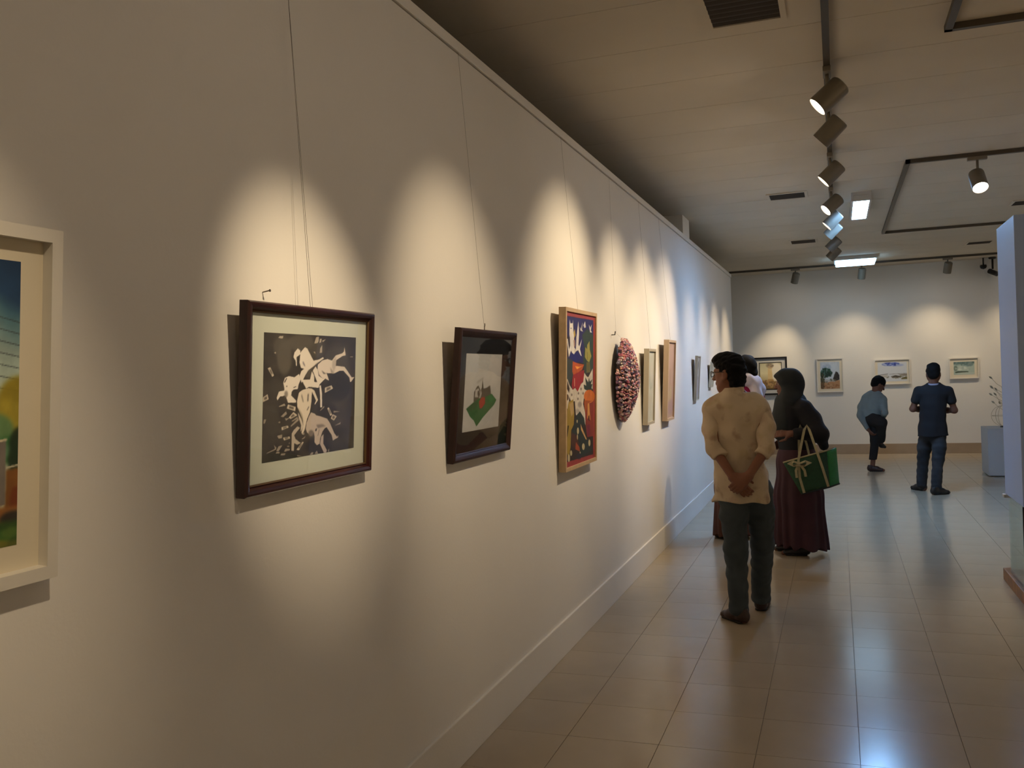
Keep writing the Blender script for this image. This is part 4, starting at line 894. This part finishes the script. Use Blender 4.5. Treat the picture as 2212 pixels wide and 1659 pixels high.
o = part('shirt', F, M['shirt_beige'], t, wrinkle(5, .0085, 30, 9, .5))
for (p0, p1, pe, pc, pw) in (((-.176, -.004, 1.338), (-.186, -.045, 1.22), eL, cL, wL), ((.136, -.004, 1.328), (.160, -.048, 1.22), eR, cR, wR)):
    F = Field(.006); F.chain([p0, p1, pe, pc], [.064, .056, .050, .046], .02); F.cone(pc-(pw-pe)*.06, pc, .052, .051, .008); F.plane(pc+(pw-pe)*.02, pw-pe, .004); part('sleeve', F, M['shirt_beige'], o, wrinkle(int(100+p0[0]*100), .0075, 34, 8, .9))
F = Field(.006); F.cone((-.030, -.012, 1.450), (-.030, -.010, 1.478), .070, .064, .02); F.cone((-.03, -.01, 1.40), (-.03, -.008, 1.52), .057, .054, .008, 's'); F.plane((-.03, 0, 1.494), (-.12, -.12, 1), .004); F.plane((-.03, 0, 1.440), (0, 0, -1), .004); part('collar', F, M['shirt_beige'], o)
F = Field(.007)
F.slab((.0, .02, .90), (.008, .025, .80), (1, .2, 0), .135, .095, .150, .105, .05)
F.chain([(-.060, .005, .82), (-.056, -.025, .66), (-.048, -.06, .46), (-.036, -.125, .085)], [.090, .086, .072, .060], .03); F.chain([(.092, .040, .82), (.104, .07, .66), (.104, .10, .46), (.078, .172, .085)], [.092, .087, .072, .060], .03)
F.plane((0, 0, .055), (0, .05, -1), .006)
part('trousers', F, M['jeans'], t, wrinkle(8, .004, 30, 7, 1.3))
shoe(t, (.020, -.172, 0), (-.155, .0, 0), M['leather'], M['sole'], .95); shoe(t, (.070, .150, 0), (.092, .40, 0), M['leather'], M['sole'], .95)
g = None
bm = bmesh.new()
for sx in (-1, 1):
    n = 16; tube(bm, [L(.034*sx+.024*math.cos(2*PI*k/n), .112-.012*abs(math.cos(2*PI*k/n)), .0+.018*math.sin(2*PI*k/n)) for k in range(n+1)], .0022, 6, cap=False)
    tube(bm, [L(.058*sx, .102, .008), L(.078*sx, .06, .010), L(.083*sx, -.005, .006)], .0022, 6)
tube(bm, [L(-.010, .114, .006), L(0, .118, .010), L(.010, .114, .006)], .002, 6)
obj('glasses', bm, M['dark'], t)

# ---- woman in a charcoal headscarf, long maroon skirt
t = person('woman in a charcoal headscarf, black top and long maroon skirt', (-.36, 8.15))
hc, hf = V3(-.045, .0, 1.462), (-.98, -.05, -.06)
F = Field(.0065); L = head(F, hc, hf, .95, neck=V3(-.01, .0, 1.32))
F.rings([((.0, .02, 1.28), .06, .10), ((-.01, .02, 1.12), .085, .115), ((0, .02, .95), .095, .12), ((0, .02, .86), .09, .12)], k=.05)
sN, eN, wN = V3(.085, -.115, 1.245), V3(.205, -.190, 1.035), V3(-.015, -.285, 1.050)
sF, eF, wF = V3(-.005, .165, 1.245), V3(.04, .20, 1.02), V3(-.07, .17, .98)
F.chain([sN, eN, wN], [.045, .040, .025]); F.chain([sF, eF, wF], [.045, .038, .025])
hand(F, wN, (-1, .05, .03), (.1, -.8, .6), -1, .35, .9, .04); hand(F, wF, (-.8, -.2, -.5), (.2, .9, .2), 1, .5, .9)
F.chain([(.01, -.07, .84), (.01, -.07, .46), (.03, -.05, .09)], [.066, .042, .032]); F.chain([(0, .11, .84), (-.02, .11, .46), (-.05, .10, .09)], [.066, .042, .032])
foot(F, (.09, -.055, 0), (-.14, -.075, 0), .95); foot(F, (.02, .10, 0), (-.21, .10, 0), .95)
part('body', F, M['skin_dark'], t); eyes(t, L, .95)
F = Field(.0065); r3, f3, u3 = frame3(hf); R3 = np.array([r3, f3, u3])
F.ell(L(0, -.014, .032), (.092, .118, .100), .03, R3); F.ell(L(0, -.06, -.03), (.085, .085, .085), .04, R3)
F.cone(L(0, -.012, -.07), (-.025, .0, 1.30), .072, .088, .035); F.slab((-.035, .0, 1.285), (-.070, -.02, 1.13), (0, 1, 0), .155, .125, .135, .128, .06); F.slab((-.070, -.02, 1.13), (-.105, -.04, 1.03), (0, 1, 0), .12, .105, .06, .07, .05); F.ell(L(0, .062, .072), (.060, .050, .030), .03, R3)
F.ell(L(0, .135, -.030), (.062, .088, .086), .015, R3, 's')
part('headscarf', F, M['hijab'], t, wrinkle(12, .004, 22, 6, .6))
F = Field(.007)
F.rings([((.012, .02, .83), .150, .160), ((.005, .02, 1.0), .140, .155), ((-.02, .02, 1.15), .150, .165), ((-.01, .02, 1.26), .125, .165), ((.0, .02, 1.31), .08, .10)], k=.06)
F.chain([sN, sN+V3(.06, -.01, -.09), eN+V3(.006, 0, .0), wN+(eN-wN)*.22], [.078, .075, .066, .048], .03); F.cone(eN+V3(.004, .01, 0), eN+V3(.028, .055, -.10), .050, .034, .03); F.chain([sF, eF, wF+(eF-wF)*.2], [.075, .062, .048], .03)
F.plane((0, 0, .835), (0, 0, -1), .006)
part('top', F, M['cloth_black'], t, wrinkle(15, .005, 22, 6, .5))
def pleats(cx, cy, n, amp):
    def w(P):
        th = np.arctan2(P[:, 1]-cy, P[:, 0]-cx); k = np.clip((.9-P[:, 2])/.8, 0, 1); return amp*k*np.sin(n*th+2*np.sin(3*th+P[:, 2]*2))
    return w
F = Field(.0075); F.rings([((.012, .02, .90), .140, .150), ((.012, .02, .80), .165, .175), ((.012, .02, .5), .195, .20), ((.010, .02, .04), .232, .235)], k=.05); F.plane((0, 0, .075), (-.10, 0, -1), .005); F.plane((0, 0, .90), (0, 0, 1), .005)
part('skirt', F, M['maroon'], t, pleats(.012, .02, 13, .014))
shoe(t, (.098, -.075, 0), (-.14, -.085, 0), M['dark_leather'], M['sole'], .9); shoe(t, (.02, .10, 0), (-.21, .10, 0), M['dark_leather'], M['sole'], .9)

# green basket bag on her forearm
M['bag_green'] = mat('dark_green_weave', (.12, .29, .18), .6, var=.25, vscale=40, bump=.3, bscale=120)
M['bag_side'] = mat('bright_green_weave', (.08, .48, .19), .6, var=.2, vscale=40, bump=.3, bscale=120)
M['strap'] = mat('cream_webbing', (.66, .62, .48), .8, var=.15, vscale=50)
bt = thing('handbag', 'green basket bag with cream straps and bow hanging from her forearm', 'bag', (-.36+.17, 8.15-.30, .575))
off = V3(.17, -.30, .575); DV = V3(.072, .14, .01)
fTL, fTR, fBR, fBL = V3(-.080, -.375, .820), V3(.258, -.350, .912), V3(.272, -.350, .618), V3(.052, -.370, .562)
def quadpatch(bm, a, b, c, d, n=8, bulge=None, amt=0.0, mi=0):
    """grid between four corners a b c d, pushed out along bulge"""
    g = []
    for i in range(n+1):
        row = []
        for j in range(n+1):
            u, v = j/n, i/n; p = (a*(1-u)+b*u)*(1-v)+(d*(1-u)+c*u)*v
            if bulge is not None: p = p+bulge*amt*math.sin(PI*u)*math.sin(PI*v)
            row.append(bm.verts.new(p-off))
        g.append(row)
    for i in range(n):
        for j in range(n):
            f = bm.faces.new((g[i][j], g[i+1][j], g[i+1][j+1], g[i][j+1])); f.material_index = mi; f.smooth = True
nf = np.cross(fTR-fTL, fBL-fTL); nf /= -np.linalg.norm(nf); nf = nf if nf[1] < 0 else -nf
def shell(name, corners, m, bulge, amt, th=.004):
    a, b, c, d = corners; bm = bmesh.new(); quadpatch(bm, a, b, c, d, 8, bulge, amt); bmesh.ops.recalc_face_normals(bm, faces=bm.faces[:])
    o = obj(name, bm, m, bt); md = o.modifiers.new('thickness', 'SOLIDIFY'); md.thickness = th; md.offset = 0; return o
shell('front_panel', (fTL, fTR, fBR, fBL), M['bag_green'], nf, .03)
shell('back_panel', (fTL+DV, fTR+DV, fBR+DV, fBL+DV), M['bag_green'], -nf, .02)
sd = V3(1, -.2, 0); shell('side_panel', (fTR, fTR+DV, fBR+DV, fBR), M['bag_side'], sd, .018); shell('side_panel', (fTL, fTL+DV, fBL+DV, fBL), M['bag_side'], -sd, .012)
shell('base_panel', (fBL, fBR, fBR+DV, fBL+DV), M['bag_green'], V3(0, 0, -1), .006)
bm = bmesh.new(); tube(bm, [p-off for p in (fTL, fTR, fTR+DV, fTL+DV, fTL)], .007, 8); obj('rim', bm, M['strap'], bt)
bm = bmesh.new(); tube(bm, [p-off for p in (fBL, fBR, fBR+DV)], .008, 8); obj('hem', bm, M['hijab'], bt)
def ribbon(name, pts, wd, m, parent, nrm=(0, -1, 0), th=.004):
    bm = bmesh.new(); n = np.array(nrm, float); n /= np.linalg.norm(n); pr = None
    for i, p in enumerate(pts):
        p = np.array(p, float); d = np.array(pts[min(i+1, len(pts)-1)], float)-np.array(pts[max(i-1, 0)], float); s = np.cross(d, n); s /= np.linalg.norm(s)+1e-9
        rg = [bm.verts.new(p-off+s*wd*a_+n*th*b_) for a_, b_ in ((-.5, -.5), (.5, -.5), (.5, .5), (-.5, .5))]
        if pr:
            for k in range(4): bm.faces.new((pr[k], pr[(k+1) % 4], rg[(k+1) % 4], rg[k]))
        else: bm.faces.new(rg[::-1])
        pr = rg
    bm.faces.new(pr); bmesh.ops.recalc_face_normals(bm, faces=bm.faces[:]); return obj(name, bm, m, parent)
ribbon('strap', [(.075, -.408, .575), (.045, -.420, .70), (.038, -.40, .84), (.062, -.355, .96), (.088, -.305, 1.080), (.108, -.255, 1.112), (.128, -.300, 1.080), (.175, -.36, .93), (.222, -.408, .78), (.262, -.388, .625)], .020, M['strap'], bt)
ribbon('strap', [(.040, -.236, .830), (.038, -.205, .95), (.040, -.180, 1.03), (.046, -.185, 1.080), (.054, -.235, 1.114), (.064, -.185, 1.080), (.078, -.166, 1.03), (.100, -.190, .95), (.120, -.226, .855)], .018, M['strap'], bt, (0, 1, 0))
for pts in ([(.045, -0.424, .815), (-.0, -0.438, .835), (-.028, -0.434, .815), (-.0, -0.428, .798), (.045, -0.424, .808)], [(.045, -0.424, .815), (.09, -0.438, .835), (.122, -0.434, .822), (.09, -0.428, .80), (.045, -0.424, .808)]): ribbon('bow_loop', pts, .040, M['strap'], bt, (0, -.3, 1))
for pts in ([(.04, -0.426, .81), (.018, -0.432, .76), (.022, -0.428, .70)], [(.05, -0.426, .81), (.085, -0.432, .76), (.092, -0.428, .71)]): ribbon('bow_tail', pts, .020, M['strap'], bt)
bm = bmesh.new(); bmesh.ops.create_uvsphere(bm, u_segments=12, v_segments=8, radius=.016); o = obj('bow_knot', bm, M['strap'], bt, smooth=True); o.location = V3(.045, -0.432, .812)-off

# ---- third visitor, mostly behind the man: black hair, white scarf, brown dress
t = person('visitor with black hair, white scarf and brown dress behind the beige-shirted man', (-.86, 8.85))
hc, hf = V3(.045, 0, 1.60), (-.75, .66, -.02)
F = Field(.0075); L = head(F, hc, hf, .98, neck=V3(.045, .0, 1.46))
F.rings([((.02, 0, 1.40), .11, .055), ((.0, 0, 1.25), .12, .075), ((-.03, 0, 1.0), .12, .075), ((-.05, 0, .90), .12, .08)], u=(.66, .75, 0))
F.chain([(-.09, -.09, 1.38), (-.17, -.08, 1.10), (-.20, .05, .92)], [.045, .038, .026]); F.chain([(.14, .08, 1.38), (.16, .12, 1.10), (.02, .24, 1.0)], [.045, .038, .026])
hand(F, (-.20, .05, .92), (-.2, .6, -.7), (-.9, -.3, 0), 1, .5, .95); hand(F, (.02, .24, 1.0), (-.9, .3, 0), (.3, .9, 0), 1, .5, .95)
F.chain([(-.10, -.02, .86), (-.14, -.03, .47), (-.17, -.05, .09)], [.066, .042, .033]); F.chain([(.0, .05, .86), (-.03, .06, .47), (-.04, .06, .09)], [.066, .042, .033])
foot(F, (-.10, -.09, 0), (-.29, .02, 0), .95); foot(F, (.03, .03, 0), (-.16, .14, 0), .95)
part('body', F, M['skin'], t); eyes(t, L, .98)
F = Field(.0075); r3, f3, u3 = frame3(hf); R3 = np.array([r3, f3, u3]); F.ell(L(0, -.014, .040), (.090, .106, .093), .02, R3); F.ell(L(0, -.07, -.04), (.07, .05, .07), .03, R3); F.ell(L(0, .12, -.03), (.08, .075, .085), .015, R3, 's')
part('hair', F, M['hair'], t, wrinkle(21, .003, 60, 7, 1))
F = Field(.0075); F.rings([((.02, 0, 1.43), .10, .07), ((.015, 0, 1.37), .165, .095), ((.0, 0, 1.22), .165, .12), ((-.03, 0, 1.05), .165, .12)], u=(.66, .75, 0), k=.05); F.chain([(-.09, -.09, 1.36), (-.17, -.08, 1.10), (-.195, .03, .95)], [.062, .055, .045]); F.chain([(.14, .08, 1.36), (.16, .12, 1.10), (.05, .22, 1.01)], [.062, .055, .045]); F.plane((0, 0, 1.04), (0, 0, -1), .005)
part('top', F, M['magenta'], t, wrinkle(22, .003, 24))
F = Field(.0075); F.rings([((-.03, 0, 1.08), .158, .115), ((-.05, 0, .9), .175, .14), ((-.08, 0, .5), .195, .17), ((-.105, 0, .02), .205, .19)], u=(.8, .6, 0), k=.05); F.plane((0, 0, .035), (0, 0, -1), .005); F.plane((0, 0, 1.08), (0, 0, 1), .005)
part('dress', F, M['brown_cloth'], t, pleats(-.08, 0, 11, .010))
F = Field(.0075); F.chain([(-.04, -.085, 1.47), (.065, -.088, 1.50), (.125, -.03, 1.475), (.165, .04, 1.40), (.155, .09, 1.30)], [.045, .055, .055, .050, .040], .04); F.chain([(.13, -.06, 1.44), (.150, -.09, 1.34), (.140, -.105, 1.24), (.12, -.105, 1.12)], [.055, .045, .038, .035], .04); F.chain([(-.03, -.09, 1.47), (-.10, -.10, 1.40), (-.15, -.06, 1.30)], [.040, .035, .025], .03)
part('scarf', F, M['white_cloth'], t, wrinkle(24, .004, 30))
shoe(t, (-.10, -.10, 0), (-.29, .02, 0), M['dark_leather'], M['sole'], .92, 'sandal'); shoe(t, (.03, .03, 0), (-.16, .14, 0), M['dark_leather'], M['sole'], .92, 'sandal')

# ---- man in a pale grey shirt, one knee raised, bending over it
t = person('man in a pale grey shirt bending forward over one raised knee', (.47, 14.58))
hc, hf = V3(.098, .0, 1.293), (.80, .30, -.50)
F = Field(.0075); L = head(F, hc, hf, .98, up=(.3, .05, 1), neck=V3(.055, .0, 1.14))
F.rings([((.045, 0, 1.10), .115, .06), ((.02, 0, 1.0), .12, .075), ((-.01, .0, .88), .11, .075), ((-.01, 0, .79), .10, .075)], u=(.8, -.5, 0))
sL, eL, wL = V3(-.085, .03, 1.085), V3(-.170, -.06, .835), V3(-.070, -.09, .63); sR, eR, wR = V3(.150, -.05, 1.06), V3(.165, -.14, .88), V3(.150, -.02, .80)
F.chain([sL, eL, wL], [.046, .040, .026]); F.chain([sR, eR, wR], [.046, .040, .026])
hand(F, wL, (.65, .1, -.75), (-.7, -.5, -.5), 1, .7, .95, .05); hand(F, wR, (.1, .5, -.85), (.9, -.2, .3), 1, .8, .95, .05)
F.chain([(-.02, .0, .80), (.022, .0, .45), (-.020, .0, .09)], [.066, .044, .033]); F.chain([(.02, -.07, .78), (.128, -.16, .735), (.105, .06, .43)], [.066, .046, .033])
foot(F, (-.09, .0, 0), (.14, -.02, 0), .98); F.cone((.085, .085, .42), (.125, .10, .375), .032, .026, .02); F.cone((.125, .10, .375), (.155, .11, .36), .026, .018, .02)
part('body', F, M['skin_dark'], t); eyes(t, L, .98)
F = Field(.0075); r3, f3, u3 = frame3(hf, (.3, .05, 1)); R3 = np.array([r3, f3, u3]); F.ell(L(0, -.016, .040), (.086, .102, .092), .02, R3); F.ell(L(0, -.06, -.025), (.065, .045, .05), .03, R3); F.ell(L(0, .118, -.035), (.08, .072, .080), .015, R3, 's')
part('hair', F, M['hair'], t, wrinkle(31, .003, 60, 7, 1))
F = Field(.0075); F.rings([((.055, 0, 1.155), .08, .065), ((.045, 0, 1.10), .155, .095), ((.018, 0, .99), .148, .110), ((-.012, 0, .88), .135, .105), ((-.018, 0, .80), .130, .105)], u=(.8, -.5, 0), k=.05)
F.chain([sL, (sL+eL)/2+V3(-.012, 0, 0), eL], [.060, .056, .050], .03); F.chain([sR, eR], [.060, .050], .03); F.plane((0, 0, .80), (-.25, 0, -1), .005); F.chain([eL, wL+(eL-wL)*.12], [.048, .036], .012); F.chain([eR, wR+(eR-wR)*.15], [.046, .036], .012); F.cone(L(0, -.02, -.06), (.055, 0, 1.13), .050, .055, .01, 's')
part('shirt', F, M['shirt_grey'], t, wrinkle(33, .0045, 24, 7, .6))
F = Field(.0075); F.slab((-.015, 0, .86), (-.01, -.01, .78), (.8, -.5, 0), .135, .105, .145, .115, .05); F.chain([(-.015, .01, .80), (.022, .0, .60), (.022, 0, .45), (-.018, 0, .19)], [.092, .074, .062, .056], .03); F.chain([(.015, -.06, .78), (.118, -.155, .735), (.105, .03, .47)], [.094, .076, .058], .03); F.plane((0, 0, .176), (.1, 0, -1), .005)
part('trousers', F, M['trouser_black'], t, wrinkle(35, .004, 28))
shoe(t, (-.098, .0, 0), (.14, -.02, 0), M['leather'], M['sole'], .93)
F = Field(.006); F.slab((.075, .075, .425), (.115, .095, .380), (0, 1, .2), .040, .034, .042, .034, .03); F.slab((.115, .095, .380), (.160, .11, .355), (0, 1, .2), .042, .032, .036, .022, .03); part('shoe', F, M['dark_leather'], t)

# ---- man in the navy polo shirt, seen from behind
t = person('man in a navy polo shirt and dark jeans seen from behind', (1.02, 12.2))
hc, hf = V3(.082, .0, 1.452), (.10, .99, -.10)
F = Field(.007); L = head(F, hc, hf, 1.0, neck=V3(.078, -.005, 1.30))
F.rings([((.076, 0, 1.26), .105, .055), ((.07, 0, 1.12), .12, .075), ((.06, 0, .92), .11, .075), ((.055, 0, .76), .11, .075)])
sL, eL, wL = V3(-.090, 0, 1.245), V3(-.160, .02, 1.028), V3(-.015, .19, 1.01); sR, eR, wR = V3(.240, 0, 1.235), V3(.302, .02, 1.0), V3(.155, .19, .995)
F.chain([sL, (sL+eL)/2, eL, (eL+wL)/2, wL], [.044, .038, .035, .033, .026]); F.chain([sR, (sR+eR)/2, eR, (eR+wR)/2, wR], [.044, .038, .035, .033, .026])
hand(F, wL, (.8, .5, .1), (-.5, .8, -.2), 1, .6, 1.0, .05); hand(F, wR, (-.8, .5, .1), (.5, .8, -.2), -1, .6, 1.0, .05)
F.chain([(-.025, .03, .78), (-.055, .10, .43), (-.075, .175, .08)], [.066, .044, .034]); F.chain([(.13, -.03, .78), (.10, -.08, .42), (.058, -.16, .08)], [.066, .044, .034])
foot(F, (-.035, .13, 0), (-.19, .33, 0)); foot(F, (.0, -.23, 0), (.20, -.11, 0))
part('body', F, M['skin_dark'], t); eyes(t, L)
F = Field(.007); r3, f3, u3 = frame3(hf); R3 = np.array([r3, f3, u3]); F.ell(L(0, -.012, .040), (.082, .100, .088), .02, R3); F.ell(L(0, .02, .095), (.066, .075, .036), .03, R3); F.ell(L(0, -.06, -.02), (.066, .045, .055), .03, R3); F.ell(L(0, .118, -.035), (.08, .072, .080), .015, R3, 's')
for sx in (-1, 1): F.ell(L(.088*sx, .005, -.03), (.026, .036, .045), .010, R3, 's')
part('hair', F, M['hair'], t, wrinkle(41, .0025, 60, 7, 1))
F = Field(.007); F.rings([((.060, .0, .675), .180, .128), ((.058, 0, .80), .150, .112), ((.060, 0, .95), .138, .104), ((.066, 0, 1.08), .138, .104), ((.074, 0, 1.21), .150, .098), ((.077, 0, 1.285), .11, .075)], k=.05); F.cone((-.07, 0, 1.235), (.22, 0, 1.228), .058, .058, .05); F.cone((.078, -.005, 1.28), (.079, 0, 1.325), .070, .064, .03)
F.chain([sL, sL+(eL-sL)*.50], [.060, .060], .012); F.chain([sR, sR+(eR-sR)*.50], [.060, .060], .012); F.plane((0, 0, .692), (0, 0, -1), .005); F.plane((0, 0, 1.345), (0, -.15, 1), .005); F.plane(sL+(eL-sL)*.62, eL-sL, .004) if False else None
F.cone(hc+V3(-.002, -.018, -.06), (.078, -.005, 1.28), .051, .056, .01, 's')
o = part('polo_shirt', F, M['polo'], t, wrinkle(43, .004, 24, 7, .5))
F = Field(.006); F.cone((.078, -.006, 1.318), (.079, -.004, 1.338), .077, .072, .01); F.cone((.078, -.006, 1.28), (.079, -.002, 1.38), .060, .056, .006, 's'); F.plane((0, 0, 1.343), (0, -.15, 1), .003); F.plane((0, 0, 1.322), (0, .15, -1), .003); part('collar_trim', F, M['collar_white'], o)
F = Field(.007); F.slab((.055, 0, .80), (.052, 0, .72), (1, -.1, 0), .115, .08, .132, .095, .05); F.chain([(-.015, .03, .74), (-.042, .07, .55), (-.058, .105, .42), (-.077, .165, .085)], [.084, .078, .066, .060], .03); F.chain([(.116, -.015, .74), (.110, -.055, .55), (.096, -.09, .42), (.058, -.15, .085)], [.084, .078, .066, .060], .03); F.plane((0, 0, .045), (0, .05, -1), .005)
part('jeans', F, M['jeans_blue'], t, wrinkle(45, .004, 28, 7, 1.2))
shoe(t, (-.035, .13, 0), (-.19, .33, 0), M['dark_leather'], M['sole'], .98); shoe(t, (-.008, -.235, 0), (.20, -.11, 0), M['dark_leather'], M['sole'], .98)
